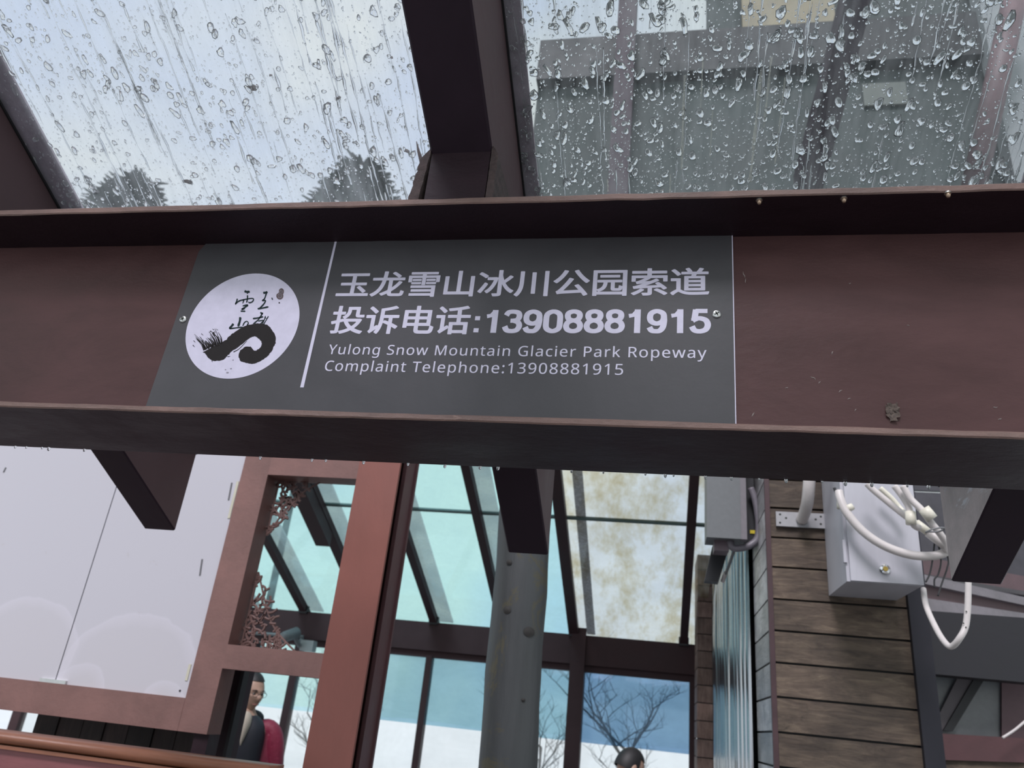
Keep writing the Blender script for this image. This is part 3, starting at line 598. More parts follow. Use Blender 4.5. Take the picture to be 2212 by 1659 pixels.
# drops hanging from the beam's lower back edge
ORD = ('leftmost', 'second', 'third', 'fourth', 'fifth', 'sixth', 'seventh', 'eighth')
ZONE = [(0, 540, 'the white board'), (540, 775, 'the porch frame opening'), (775, 925, 'the red-brown column'), (925, 1060, 'the teal roof sheets'), (1060, 1200, 'the middle rafter tail'), (1200, 1500, 'the mouldy clear sheet'), (1500, 1660, 'the meter box and ribbed sheet'), (1660, 1810, 'the timber wall planks'), (1810, 2212, 'the large electrical box')]
seen = {}
def drop_label(px):
    z = next(n for a, b, n in ZONE if a <= px < b); seen[z] = seen.get(z, 0) + 1
    return '%s water drop hanging under the beam in front of %s' % (ORD[seen[z] - 1], z)
rnd = random.Random(41)
for k, px in enumerate((28, 52, 86, 101, 178, 560, 672, 702, 784, 880, 960, 1036, 1075, 1234, 1303, 1394, 1437, 1455, 1524, 1580, 1640, 1698, 1776, 1826, 1883, 1960, 2006)):
    y = 977 + (1060 - 977) * px / 2212 + 3; p = at(px, y, YB - 0.003); s = rnd.uniform(0.0016, 0.0032); bm = bmesh.new(); rings = []
    for r_, h in ((0.9, 0.2), (1.0, -0.4), (0.95, -1.1), (0.8, -1.8), (0.4, -2.3)):
        rings.append([bm.verts.new((p.x + math.cos(a) * s * r_, YB - 0.004 + math.sin(a) * s * r_, ZB1 + h * s)) for a in [2 * math.pi * j / 10 for j in range(10)]])
    for a, b in zip(rings, rings[1:]):
        for j in range(10): bm.faces.new([a[j], a[(j + 1) % 10], b[(j + 1) % 10], b[j]])
    bm.faces.new(rings[0][::-1]); bm.faces.new(rings[-1])
    tag(mk('hanging_drop', bm, WATER, None, True), drop_label(px), 'drop', 'water drops hanging under the beam')

# ------------------------------------------------------------------ upper building behind the right roof glass
UW = paint('green_grey_render', (0.045, 0.060, 0.058), 0.35, 0.7, 0.2, 1.2)
UD = paint('dark_fascia', (0.014, 0.016, 0.018), 0.3, 0.6, 0.2, 2)
UB = paint('tan_panel', (0.30, 0.26, 0.18), 0.3, 0.7, 0.2, 2)
UP = paint('plum_post', (0.030, 0.014, 0.026), 0.3, 0.6, 0.2, 3)
YU = 5.2
up = thing('upper_storey', 'dark green-grey upper storey with plum posts seen through the right wet glass', 'building', (1.5, YU, 3.75))
a0 = at(1118, 400, YU); a1 = at(1140, 140, YU)
def UPX(n, m, x0, y0, x1, y1, d0=0.0, d1=0.15):
    p, q = at(x0, y1, YU + d0), at(x1, y0, YU + d0); B(n, m, up, p.x, q.x, YU + d0, YU + d1, p.z, q.z, 0)
zc = at(1400, 180, YU).z
B('wall', UW, up, at(1150, 300, YU).x, 4.2, YU, YU + 0.3, 3.75, zc, 0)
B('fascia', UD, up, at(1150, 300, YU).x, 4.4, YU - 0.12, YU + 0.2, zc, at(1400, 95, YU).z, 0)
B('wall', UW, up, at(1530, 60, YU).x, 4.2, YU + 0.02, YU + 0.3, at(1400, 95, YU).z, 9.2, 0)
UPX('tan_panel', UB, 1605, -60, 1795, 92, -0.06, 0.0)
p, q = at(1320, 400, YU), at(1362, 400, YU); B('post', UP, up, p.x, q.x, YU - 0.3, YU - 0.15, 3.75, 8.6, 0.005)
p, q = at(1395, 60, YU), at(1368, 60, YU)
B('window_pane', plain('pale_window', (0.14, 0.155, 0.14), 0.3), up, at(1865, 230, YU).x, at(1960, 230, YU).x, YU - 0.03, YU - 0.005, at(1900, 232, YU).z, at(1900, 185, YU).z, 0)
# eaves beam that runs towards us, and the brown downpipe beside it
p = at(1868, 0, 4.0); q = at(1755, 400, YU - 0.1)
bm = bmesh.new(); e = Vector((0.10, 0, 0)); f = Vector((0, 0, 0.18)); p = Vector((1.35, 3.0, 5.55)); 
pa, pb = at(1872, -60, 3.6), at(1745, 420, YU - 0.05)
hexa(bm, [pb - e, pb + e, pb + e + f, pb - e + f, pa - e * 0.8, pa + e * 0.8, pa + e * 0.8 + f, pa - e * 0.8 + f]); mk('eaves_beam', bm, UP, up)
bm = bmesh.new(); pa, pb = at(2200, -40, 4.6), at(2100, 420, 5.0); tube(bm, [pa, pb], 0.085, 14); mk('downpipe', bm, paint('mauve_pipe', (0.17, 0.11, 0.12), 0.3, 0.5, 0.2, 4), up, True)
p = at(2145, 300, YU); B('light_wall', paint('light_grey_render', (0.30, 0.32, 0.33), 0.15, 0.7, 0.2, 3), up, p.x, 4.5, YU - 0.2, YU - 0.05, 3.75, 8.2, 0)

# ------------------------------------------------------------------ white board in a brown frame (left)
YBD = 2.9
bd = thing('notice_board', 'blank damp-stained white board in a wide brown frame at the lower left', 'board', (-2.7, YBD + 0.05, 1.43))
bxi, bxo, zi, zo = -1.762, -1.640, 1.552, 1.437
B('panel', BOARD, bd, -2.3465, bxi + 0.004, YBD + 0.012, YBD + 0.03, zi - 0.004, 3.1, 0.001)
B('panel', BOARD, bd, -3.9, -2.3515, YBD + 0.012, YBD + 0.03, zi - 0.004, 3.1, 0.001)
B('backing', BROWND, bd, -3.95, bxi + 0.01, YBD + 0.031, YBD + 0.06, zi - 0.01, 3.12, 0)
bm = bmesh.new(); box(bm, bxi, bxo, YBD, YBD + 0.10, zo, 3.2); mk('frame_side', bm, FRAME, bd, bevel=0.003)
bm = bmesh.new(); box(bm, -3.95, bxi, YBD - 0.001, YBD + 0.12, zo, zi); mk('frame_bottom', bm, FRAME, bd, bevel=0.003)
bm = bmesh.new(); box(bm, -3.95, bxi, YBD, YBD + 0.12, 3.1, 3.2); mk('frame_top', bm, FRAME, bd, bevel=0.003)
B('clip', STEEL, bd, *[at(82, 1475, YBD).x, at(140, 1475, YBD).x], YBD + 0.002, YBD + 0.012, at(110, 1480, YBD).z, at(110, 1467, YBD).z, 0.001)
SLOT = plain('slot_grey', (0.16, 0.16, 0.17), 0.6)
for a, b in (((437, 1208), (432, 1243)), ((501, 1043), (494, 1080)), ((13, 1010), (8, 1020))):
    bm = bmesh.new(); tube(bm, [at(*a, YBD + 0.012), at(*b, YBD + 0.012)], 0.004, 6); mk('slot', bm, SLOT, bd)
MK = plain('old_tape', (0.55, 0.53, 0.42), 0.6)
for a, b, c_, d in ((497, 1040, 512, 1120), (400, 1435, 414, 1470)):
    p, q = at(a, d, YBD + 0.012), at(c_, b, YBD + 0.012); B('tape_strip', MK, bd, p.x, min(q.x, bxi), YBD + 0.009, YBD + 0.012, p.z, q.z, 0)
bm = bmesh.new(); disc(bm, at(389, 1492, YBD + .012), 0.004, 0.003, 'Y', 12); mk('nail', bm, BLACKP, bd)

# opening right of the board: header, brace, fretwork corners, dark door posts
pt = thing('porch_frame', 'brown porch frame with header, cross brace and carved corners beside the white board', 'frame', (-1.44, YBD + 0.1, 0))
zb1, zb0 = at(600, 1402, YBD).z, at(600, 1456, YBD).z
B('brace', FRAME, pt, bxo, -1.09, YBD, YBD + 0.08, zb0, zb1, 0.003)
B('header', FRAME, pt, bxo, -1.09, YBD, YBD + 0.10, at(700, 1031, YBD).z, 3.0, 0.003)
B('post', BROWND, pt, bxo - 0.06, bxo, YBD + 0.02, YBD + 0.10, 0, zo, 0.003)
p, q = at(478, 1560, 3.25), at(534, 1480, 3.25); B('post', BROWND, pt, p.x, q.x - 0.02, 3.25, 3.33, 0, 1.80, 0.003)
p, q = at(505, 1500, 3.18), at(512, 1500, 3.18); B('post', GASK, pt, p.x, q.x, 3.2, 3.245, 0, 1.78, 0)
FRET = paint('fretwork', (0.15, 0.085, 0.075), 0.2, 0.6, 0.2, 20)
def fret(cx, cz, dx, dz, seed):
    rnd = random.Random(seed); bm = bmesh.new(); y = YBD + 0.085
    segs = []
    for k in range(95):
        u, v = rnd.random(), rnd.random()
        if u + v > 1: u, v = 1 - u, 1 - v
        if u * 1.2 + v * 0.8 > 0.95: continue
        a = rnd.uniform(0, 6.28); l = rnd.uniform(0.012, 0.022)
        p = Vector((cx + dx * u, y, cz + dz * v)); d = Vector((math.cos(a) * l, 0, math.sin(a) * l)); e = Vector((-d.z, 0, d.x)) * rnd.uniform(-0.5, 0.5)
        tube(bm, spline([p - d, p + e, p + d], 3), 0.0055, 5)
    tube(bm, [(cx, y, cz), (cx + dx, y, cz)], 0.005, 5); tube(bm, [(cx, y, cz), (cx, y, cz + dz)], 0.005, 5)
    tube(bm, spline([(cx + dx, y, cz), (cx + dx * 0.45, y, cz + dz * 0.35), (cx, y, cz + dz)], 6), 0.004, 5)
    mk('fretwork_corner', bm, FRET, pt)
fret(bxo + 0.012, at(600, 1034, YBD + .085).z, 0.20, -0.25, 3); fret(bxo + 0.012, zb1 - 0.005, 0.24, 0.30, 4)

# dark plank wall under the board
pw = struct('wall_left', (-2.2, 3.4, 0))
x = -2.76; k = 0
while x < -1.86:
    wd = 0.118 + 0.008 * math.sin(k * 2.1); B('plank', WOODD, pw, x, x + wd - 0.006, 3.38 + 0.004 * (k % 2), 3.40, 0, 1.62, 0.002); x += wd; k += 1
B('backing', GASK, pw, -2.75, -1.90, 3.405, 3.42, 0, 1.62, 0)

# ------------------------------------------------------------------ red-brown H column and round pole
col = thing('steel_column', 'red-brown steel column, broad and bright faced, left of the round pole', 'column', (-1.03, 2.7, 0))
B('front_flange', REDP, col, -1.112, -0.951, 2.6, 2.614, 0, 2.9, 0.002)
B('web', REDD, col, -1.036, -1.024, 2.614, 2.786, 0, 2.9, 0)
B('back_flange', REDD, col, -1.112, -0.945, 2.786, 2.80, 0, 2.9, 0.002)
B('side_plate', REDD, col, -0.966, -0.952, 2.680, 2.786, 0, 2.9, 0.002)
pole = thing('round_pole', 'weathered grey-green round wooden pole behind the middle rafter tail', 'pole', (-0.53, 3.1, 0))
bm = bmesh.new(); pts = []; rs = []
for i in range(30):
    z = 3.0 * i / 29; pts.append((-0.535 - 0.022 * (z - 1.5) + 0.003 * math.sin(i), 3.1, z)); rs.append(0.109 - 0.003 * z / 3 + 0.0015 * math.sin(i * 2.3))
tube(bm, pts, rs, 36); mk('shaft', bm, POLE, pole, True)
KN = plain('dark_knot', (0.028, 0.026, 0.024), 0.8)
for px, py, s in ((1096, 1318, 0.016), (1142, 1364, 0.02), (1130, 1512, 0.007), (1100, 1215, 0.012)):
    p = at(px, py, 3.0); bm = bmesh.new()
    c = Vector((-0.535 - 0.022 * (p.z - 1.5), 3.1, p.z)); dx = p.x - c.x
    for q, h in ((1.0, 0.0), (0.65, 0.002), (0.35, 0.004)):
        rg = []
        for kk in range(14):
            a = 2 * math.pi * kk / 14; xx = dx + math.cos(a) * s * q; rg.append((c.x + xx, c.y - math.sqrt(max(0.0001, 0.1075 ** 2 - xx ** 2)) - 0.0012 - h, c.z + math.sin(a) * s * 0.9 * q))
        vs = [bm.verts.new(v) for v in rg]
        if q == 1.0: prev = vs
        else:
            for kk in range(14): bm.faces.new([prev[kk], prev[(kk + 1) % 14], vs[(kk + 1) % 14], vs[kk]])
            prev = vs
    bm.faces.new(prev); mk('knot', bm, KN, pole, True)

# ------------------------------------------------------------------ varnished handrail lower left
rl = thing('handrail', 'orange-brown varnished rail with red fascia board at the bottom left corner', 'rail', (-2.3, 2.45, 1.3))
YR = 2.4; z0 = at(0, 1580, YR).z; 
bm = bmesh.new(); rg = []
prof = [(2.40 + 0.02 * math.cos(a) * -1, z0 - 0.016 + 0.016 * math.sin(a)) for a in [math.radians(-80 + 170 * k / 8) for k in range(9)]] + [(2.50, z0), (2.50, z0 - 0.035), (2.405, z0 - 0.035)]
for xx in (-3.6, -1.13): rg.append([bm.verts.new((xx, a, b)) for a, b in prof])
n = len(prof)
for k in range(n): bm.faces.new([rg[0][k], rg[0][(k + 1) % n], rg[1][(k + 1) % n], rg[1][k]])
bm.faces.new(rg[0][::-1]); bm.faces.new(rg[1]); mk('rail_cap', bm, ORANGE, rl, True)
B('moulding', ORANGE, rl, -3.6, -1.13, 2.395, 2.49, z0 - 0.048, z0 - 0.037, 0.003)
B('fascia_board', PINKR, rl, -3.6, -1.13, 2.41, 2.48, z0 - 0.20, z0 - 0.050, 0.002)
for xx in (-3.3, -2.1, -1.2): B('post', PINKR, rl, xx, xx + 0.06, 2.42, 2.47, 0, z0 - 0.19, 0.002)

# ------------------------------------------------------------------ rear canopy and glazed wall
YG = 7.5
zt, zm, zl = 2.385, 2.125, 2.065
fb = thing('rear_beam', 'long dark brown beam along the top of the rear glass wall', 'beam', (-1.8, YG, zm))
B('fascia', FARD, fb, -6.5, 0.40, YG, YG + 0.18, zm, zt, 0.004)
B('sill_rail', FARD, fb, -6.5, 0.36, YG + 0.04, YG + 0.12, zl, zm + 0.01, 0.004)
C2 = 5.709 + 0.02; YE2 = YG + 0.1; YT2 = 4.95
def sp2(x, y, h=0): return Vector((x, y, C2 + h - SL * y))
TEAL = clearpane('teal_polycarbonate', (0.60, 0.90, 0.93), 0.22, (0.70, 0.92, 0.92), 2.5, (1, 1, 1), gloss=0.02)
MILK = clearpane('dirty_clear_sheet', (0.92, 0.94, 0.90), 0.20, (0.85, 0.85, 0.8), 3, (1, 1, 1), dirt=1.0, dirtc=(0.66, 0.58, 0.38))
CAP2 = clearpane('grey_cap', (0.72, 0.62, 0.60), 0.9, (0.75, 0.72, 0.72), 2, (1, 1, 1))
rr = thing('rear_canopy', 'rear sloping canopy of teal translucent sheets on dark rafters', 'canopy', (-1.8, YG, zt))
def rb(name, m, x0, x1, h0, h1, y0=YT2, y1=YE2):
    bm = bmesh.new(); hexa(bm, [sp2(x0, y0, h0), sp2(x1, y0, h0), sp2(x1, y0, h1), sp2(x0, y0, h1), sp2(x0, y1, h0), sp2(x1, y1, h0), sp2(x1, y1, h1), sp2(x0, y1, h1)]); return mk(name, bm, m, rr)
RX2 = [-6.3, -5.6, -4.9, -4.2, -3.504, -2.84, -2.141, -1.46, -0.775, 0.232]
for i, x in enumerate(RX2):
    wd = 0.035 if i not in (5, 8) else 0.045
    rb('rafter', FARD, x - wd, x + wd, -0.02, 0.05)
    if i < 8: rb('cap_strip', CAP2, x - 0.02, x + 0.17, 0.062, 0.075)
    bm = bmesh.new(); bx = sp2(x, YG - 0.02, -0.02); box(bm, x - 0.045, x + 0.045, YG - 0.03, YG + 0.02, bx.z - 0.015, bx.z + 0.06); mk('bracket', bm, BLACKP, rr)
YJ = 6.0
for i, (a, b) in enumerate(zip(RX2, RX2[1:] + [0.42])):
    m = MILK if i >= 8 else TEAL
    for y0, y1 in ((YT2, YJ - 0.008), (YJ + 0.008, YE2 + 0.06)):
        bm = bmesh.new(); hexa(bm, [sp2(a + 0.005, y0, 0.052), sp2(b - 0.005, y0, 0.052), sp2(b - 0.005, y0, 0.06), sp2(a + 0.005, y0, 0.06), sp2(a + 0.005, y1, 0.052), sp2(b - 0.005, y1, 0.052), sp2(b - 0.005, y1, 0.06), sp2(a + 0.005, y1, 0.06)])
        o = mk('roof_sheet', bm, m, rr)
        if i >= 8: tag(o, 'white mould-stained clear sheet')
rb('joint_strip', plain('joint_green', (0.10, 0.16, 0.15), 0.5), -6.3, 0.42, 0.049, 0.066, YJ - 0.012, YJ + 0.012)
rb('mesh_strip', clearpane('grey_mesh', (0.22, 0.22, 0.24), 0.8, (0.35, 0.35, 0.36), 40, (1, 1, 1)), -0.66, -0.58, 0.0615, 0.064, YT2, YE2)
B('upper_purlin', FARD, rr, -6.4, 0.45, YT2 - 0.1, YT2 + 0.02, sp2(0, YT2).z - 0.15, sp2(0, YT2).z + 0.08, 0.004)
bm = bmesh.new(); hexa(bm, [sp2(-2.93, YT2, -0.14), sp2(-2.80, YT2, -0.14), sp2(-2.80, YT2, -0.02), sp2(-2.93, YT2, -0.02), sp2(-2.93, 6.25, -0.14), sp2(-2.80, 6.25, -0.14), sp2(-2.80, 6.25, -0.02), sp2(-2.93, 6.25, -0.02)]); mk('stiffener', bm, FARD, rr)

gw = struct('wall_back', (-1.8, YG, 0))
BLUEU = [clearpane('blue_film_%d' % i, c, 0.25, h, 1.4, (1, 1, 2.0)) for i, (c, h) in enumerate((((0.60, 0.84, 0.87), (0.6, 0.82, 0.85)), ((0.36, 0.58, 0.66), (0.42, 0.62, 0.70)), ((0.22, 0.37, 0.53), (0.25, 0.40, 0.55))))]
LOWP = clearpane('clear_low_pane', (0.94, 0.96, 0.94), 0.12, (0.8, 0.82, 0.8), 2, (1, 1, 1))
MX = [(-6.4, 0.05), (-5.2, 0.03), (-4.2, 0.03), (-3.50, 0.036), (-2.95, 0.036), (-2.15, 0.030), (-1.46, 0.030), (-0.722, 0.066), (0.318, 0.030)]
ZS = 1.475
for x, h in MX: B('mullion', FARD, gw, x - h, x + h, YG + 0.03, YG + 0.12, 0, zl + 0.02, 0.003)
B('rear_post', FARD, gw, -0.79, -0.655, YG - 0.04, YG - 0.002, 0, zt + 0.06, 0.004)
for i, ((a, ha), (b, hb)) in enumerate(zip(MX, MX[1:])):
    k = 0 if b < -2.5 else (1 if b < -0.2 else 2)
    B('upper_pane', BLUEU[k], gw, a + ha, b - hb, YG + 0.07, YG + 0.078, ZS, zl, 0)
    B('lower_pane', LOWP, gw, a + ha, b - hb, YG + 0.07, YG + 0.078, 0.2, ZS - 0.001, 0)
B('bottom_rail', FARD, gw, -6.4, 0.34, YG + 0.03, YG + 0.12, 0, 0.2, 0)

# lamp and box on the rear beam
scm = thing('security_camera', 'grey bullet camera with square box on the rear beam above the brace', 'camera', tuple(at(640, 1390, 7.2)))
p0, p1 = at(610, 1378, 7.0), at(642, 1366, 7.15)
bm = bmesh.new(); tube(bm, [p0, p0 + (p1 - p0) * 0.12, p1], [0.042, 0.05, 0.052], 16); mk('body', bm, BOX2, scm, True)
bm = bmesh.new(); tube(bm, [at(636, 1374, 7.1), at(645, 1392, 7.2), at(648, 1396, 7.32), Vector((at(648, 1396, 7.5).x, 7.505, 2.14))], 0.02, 8); mk('bracket', bm, BOX2, scm)
p, q = at(646, 1405, 7.25), at(678, 1384, 7.25); B('junction_box', plain('pale_box', (0.36, 0.38, 0.38), 0.5), scm, p.x, q.x, 7.25, 7.34, p.z, q.z, 0.008)
bm = bmesh.new(); tube(bm, [at(528, 1366, 7.35), at(600, 1371, 7.35), at(655, 1376, 7.35)], 0.016, 8); mk('conduit', bm, BOX2, scm, True)

# ------------------------------------------------------------------ timber clad wall (right)
YR3 = 3.6; XR0, XR1 = 0.490, 1.046
wr = struct('wall_right', (0.77, 3.7, 0))
zs = [at(1672, y, YR3).z for y in (1096.5, 1160, 1224, 1293, 1361, 1430, 1504, 1580, 1655)]
zs = [zs[0] + 0.135 * k for k in (4, 3, 2, 1)] + zs
while zs[-1] > 0.1: zs.append(zs[-1] - 0.136)
rnd = random.Random(2)
for a, b in zip(zs, zs[1:]):
    d = rnd.uniform(-0.003, 0.003)
    B('plank', WOODW, wr, XR0 + 0.004, XR1 + 0.005, YR3 + d, YR3 + 0.022, b + 0.004, a - 0.005, 0.003)
    B('plank', WOODG, wr, XR0 - 0.014, XR0 + 0.003, YR3 + 0.02, 4.16, b + 0.004, a - 0.005, 0.003)
B('backing', GASK, wr, XR0 + 0.004, 1.10, YR3 + 0.024, 3.75, 0, zs[0], 0)
B('corner_trim', paint('plum_trim', (0.055, 0.026, 0.030), 0.2, 0.5, 0.1, 9), wr, XR0 - 0.018, XR0 + 0.003, YR3 - 0.006, YR3 + 0.016, 0, zs[0], 0.002)
B('return_core', GASK, wr, XR0 + 0.004, XR0 + 0.1, 3.75, 7.5, 0, 3.1, 0)
# far pier of reddish boards
x0, x1 = at(1504, 1450, 6.9).x, at(1545, 1450, 6.9).x
zz = 0.0
while zz < 3.0:
    B('plank', WOODR, wr, 0.325, XR0, 6.9, 7.4, zz + 0.004, zz + 0.13, 0.003); zz += 0.134
B('pier_core', GASK, wr, 0.345, XR0, 6.92, 7.38, 0, 3.0, 0)
# corrugated polished sheet on the return
cs = thing('corrugated_sheet', 'shiny vertical-ribbed metal sheet between the timber wall and rear windows', 'sheet', (XR0 - 0.02, 5.5, 0))
bm = bmesh.new(); prev = None; ny = 180
for i in range(ny + 1):
    y = 4.17 + (6.9 - 4.17) * i / ny; x = XR0 - 0.035 + 0.020 * math.sin(i / ny * 2 * math.pi * 17) + 0.006 * math.sin(i / ny * 2 * math.pi * 3.3)
    c_ = [bm.verts.new((x, y, 0.02)), bm.verts.new((x, y, 1.5)), bm.verts.new((x + 0.004 * math.sin(i * .2), y, 2.3)), bm.verts.new((x, y, 3.0))]
    if prev:
        for k in range(3): bm.faces.new([prev[k], c_[k], c_[k + 1], prev[k + 1]])
    prev = c_
mk('ribbed_sheet', bm, CHROME, cs, True)
B('top_trim', DGREY, cs, XR0 - 0.03, XR0 + 0.003, 4.165, 6.9, 2.99, 3.03, 0)
# dark grey corner post
cp = thing('corner_post', 'slim dark grey metal post at the right end of the timber wall', 'post', (1.08, 3.62, 0))
B('shaft', DGREY, cp, at(1961, 1290, 3.57).x, at(2002, 1290, 3.57).x, 3.57, 3.66, 0, 2.9, 0.003)
B('base_plate', DGREY, cp, 1.0, 1.16, 3.53, 3.70, 0, 0.012, 0.001)

# ------------------------------------------------------------------ metal enclosure, pipe plate, conduits
YX = 3.23
bx = thing('electrical_box', 'pale grey steel electrical box with round lock on the timber wall', 'box', (0.92, 3.42, 2.22))
ex0, ex1 = 0.7255, at(1997, 1269, YX).x; ez0 = at(1831, 1253, YX).z; ez1 = ez0 + 0.62
B('body', BOXM, bx, ex0, ex1 - 0.004, YX + 0.014, YR3 - 0.004, ez0 - 0.002, ez1, 0.004)
B('door', BOXM, bx, ex0 + 0.012, ex1, YX, YX + 0.012, ez0, ez1, 0.004)
lk = at(1911, 1230, YX); bm = bmesh.new(); disc(bm, lk, 0.021, 0.010, 'Y', 28, 0.002); lo = mk('lock', bm, plain('chrome', (0.75, 0.75, 0.75), 0.12, 1), bx)
bm = bmesh.new(); disc(bm, lk + Vector((0, -0.011, 0)), 0.010, 0.004, 'Y', 20); mk('lock_barrel', bm, plain('brass', (0.5, 0.36, 0.1), 0.3, 0.8), lo)
B('hinge', BOXM, bx, ex0 - 0.008, ex0 + 0.004, YX + 0.004, YX + 0.02, ez0 + 0.07, ez0 + 0.16, 0.001)

pp = thing('pipe_bracket', 'white pipe bending into a drilled pale bracket on the timber wall', 'bracket', tuple(at(1730, 1122, 3.58)))
p, q = at(1677, 1136, 3.585), at(1780, 1110, 3.585)
B('plate', plain('pale_plate', (0.36, 0.36, 0.37), 0.5), pp, p.x, q.x, 3.583, 3.597, p.z, q.z, 0.003)
for px, py in ((1685, 1111), (1698, 1119), (1685, 1129), (1762, 1122), (1773, 1116), (1773, 1132)):
    bm = bmesh.new(); disc(bm, at(px, py, 3.583), 0.005, 0.001, 'Y', 10); mk('bolt_hole', bm, SCREWD, pp)
bm = bmesh.new(); tube(bm, spline([at(1749, 1020, 3.40), at(1747, 1055, 3.42), at(1744, 1085, 3.46), at(1739, 1105, 3.52), at(1732, 1123, 3.58)], 5), 0.0255, 16); mk('pipe', bm, PVC, pp, True)

def R5(x, y): return (1620 + x / 2.443, 980 + y / 2.443)
def R1(x, y): return (1880 + x / 4.253, 1040 + y / 4.253)
def conduit(lb, pts, r, m=PVC, extra=(), name='conduit', cat='conduit', group=None):
    q = spline(pts, 6); lowest = min(q, key=lambda v: v.z)
    t = thing(name, lb, cat, tuple(lowest), group); bm = bmesh.new(); tube(bm, q, r, 12); mk('tube', bm, m, t, True)
    for a, b, rr_, mm in extra:
        bm = bmesh.new(); tube(bm, [a, a + (b - a) * 0.5, b], [rr_, rr_ * 1.03, rr_], 14); mk('connector', bm, mm, t, True)
    return t
Y1 = 3.10
conduit('white conduit drooping across the front of the grey electrical box', [at(*R5(470, 200), 3.18), at(*R5(478, 240), 3.17), at(*R5(510, 310), 3.16), at(*R5(590, 405), 3.15), at(*R5(700, 482), 3.14), at(*R5(830, 530), 3.13), at(*R5(950, 541), 3.12), at(*R5(1030, 520), 3.12), at(*R5(1075, 470), 3.14)], 0.0165,
        extra=((at(*R5(515, 275), 3.165), at(*R5(532, 300), 3.163), 0.0185, PVCY), (at(*R5(478, 232), 3.175), at(*R5(478, 290), 3.175), 0.014, PVCY)))
conduit('white conduit running down-right from the beam, lowest of the upper bundle', [at(*R1(-30, 20), 3.12), at(*R1(40, 90), 3.12), at(*R1(300, 300), 3.11), at(*R1(420, 385), 3.10), at(*R1(540, 480), 3.09), at(*R1(640, 560), 3.09), at(*R1(720, 640), 3.10)], 0.0125,
        extra=((at(*R1(530, 470), 3.09), at(*R1(690, 590), 3.09), 0.0175, PVC), (at(*R1(420, 380), 3.10), at(*R1(530, 465), 3.09), 0.0155, PVCY)))
conduit('white conduit ending in a wide connector before the grey box, middle of the bundle', [at(*R1(220, 40), 3.06), at(*R1(290, 130), 3.06), at(*R1(350, 230), 3.05), at(*R1(372, 330), 3.05), at(*R1(400, 400), 3.06), at(*R1(450, 430), 3.07)], 0.0125,
        extra=((at(*R1(368, 280), 3.05), at(*R1(375, 395), 3.05), 0.0185, PVCY),))
conduit('white conduit with the rightmost pale connector, next to the rafter tail', [at(*R1(300, 40), 3.02), at(*R1(370, 160), 3.02), at(*R1(470, 260), 3.01), at(*R1(560, 380), 3.01), at(*R1(640, 480), 3.02), at(*R1(700, 570), 3.04), at(*R1(740, 660), 3.05)], 0.0125,
        extra=((at(*R1(490, 250), 3.00), at(*R1(570, 345), 3.00), 0.021, PVCY),))
conduit('thin pale conduit high behind the bundle beneath the beam', [at(*R1(90, 60), 3.16), at(*R1(190, 150), 3.16), at(*R1(260, 230), 3.16), at(*R1(300, 275), 3.15)], 0.010, m=PVCY)
conduit('white conduit hanging in a V under the right rafter tail', [at(*R1(488, 990), 3.30), at(*R1(515, 1150), 3.2), at(*R1(615, 1370), 3.1), at(*R1(700, 1495), 3.05), at(*R1(755, 1512), 3.03), at(*R1(820, 1440), 3.0), at(*R1(875, 1330), 3.0), at(*R1(895, 1150), 3.0), at(*R1(900, 940), 3.0), at(*R1(905, 700), 3.0)], 0.0105)
bm = bmesh.new()
for px, py in (R1(882, 1195), R1(856, 1303), R1(878, 1340)): disc(bm, at(px, py, 2.988), 0.0028, 0.001, 'Y', 8)
tag(mk('tape_dot', bm, SCREWD), 'dark specks on the white V-shaped conduit under the right rafter', 'speck')
conduit('grey cable tie looped round the conduits near the rafter tail', [at(*R1(510, 465), 2.98), at(*R1(570, 440), 2.97), at(*R1(650, 425), 2.97), at(*R1(682, 435), 2.98), at(*R1(620, 462), 3.0), at(*R1(540, 462), 3.0), at(*R1(512, 468), 2.98)], 0.0032, m=BOX2, name='cable_tie', cat='tie')
WIRE = plain('dark_wire', (0.02, 0.02, 0.022), 0.5)
for nm, pts in (('dark bare wire end by the grey box, leftmost of three', ((590, 560), (570, 730), (545, 850), (510, 925))), ('dark bare wire end, middle of three beside the grey box', ((620, 560), (650, 720), (625, 850), (590, 900), (590, 975))), ('longest dark bare wire end, nearest the rafter tail', ((640, 540), (715, 700), (705, 800), (660, 930), (620, 1052)))):
    conduit(nm, [at(*R1(*q), 3.12) for q in pts], 0.0032, m=WIRE, name='wire', cat='wire', group='dark wire ends by the electrical box')
conduit('black cable entering the top left of the grey electrical box', [at(*R5(445, 180), 3.19), at(*R5(455, 205), 3.19), at(*R5(472, 240), 3.185)], 0.006, m=WIRE, name='wire', cat='wire')

# smaller grey enclosure on the return wall with bent pipe
def R6(x, y): return (1500 + x / 5.925, 1020 + y / 5.925)
gb = thing('meter_box', 'mid grey box with yellow sticker hanging before the shiny ribbed sheet', 'box', tuple(at(1570, 1165, 3.95)))
yq = 3.85
def quad_prism(name, m, pts, y0, y1, par, bevel=0.003):
    bm = bmesh.new(); a = [at(*p, y0) for p in pts]; b = [v + Vector((0, y1 - y0, 0)) for v in a]
    hexa(bm, a + b); return mk(name, bm, m, par, bevel=bevel)
p, q = at(1527, 1160, yq), at(1601, 1154, yq); zb_ = p.z
B('body', BOX2, gb, p.x, q.x + 0.02, yq + 0.012, 4.05, zb_ + 0.006, zb_ + 0.5, 0.004)
B('cover', plain('cover_grey', (0.15, 0.16, 0.165), 0.45), gb, p.x, q.x, yq, yq + 0.012, zb_, zb_ + 0.5, 0.004)
B('side_flange', plain('warm_grey', (0.19, 0.175, 0.19), 0.5), gb, q.x, at(1614, 1154, yq).x, yq + 0.002, yq + 0.06, zb_, zb_ + 0.5, 0.003)
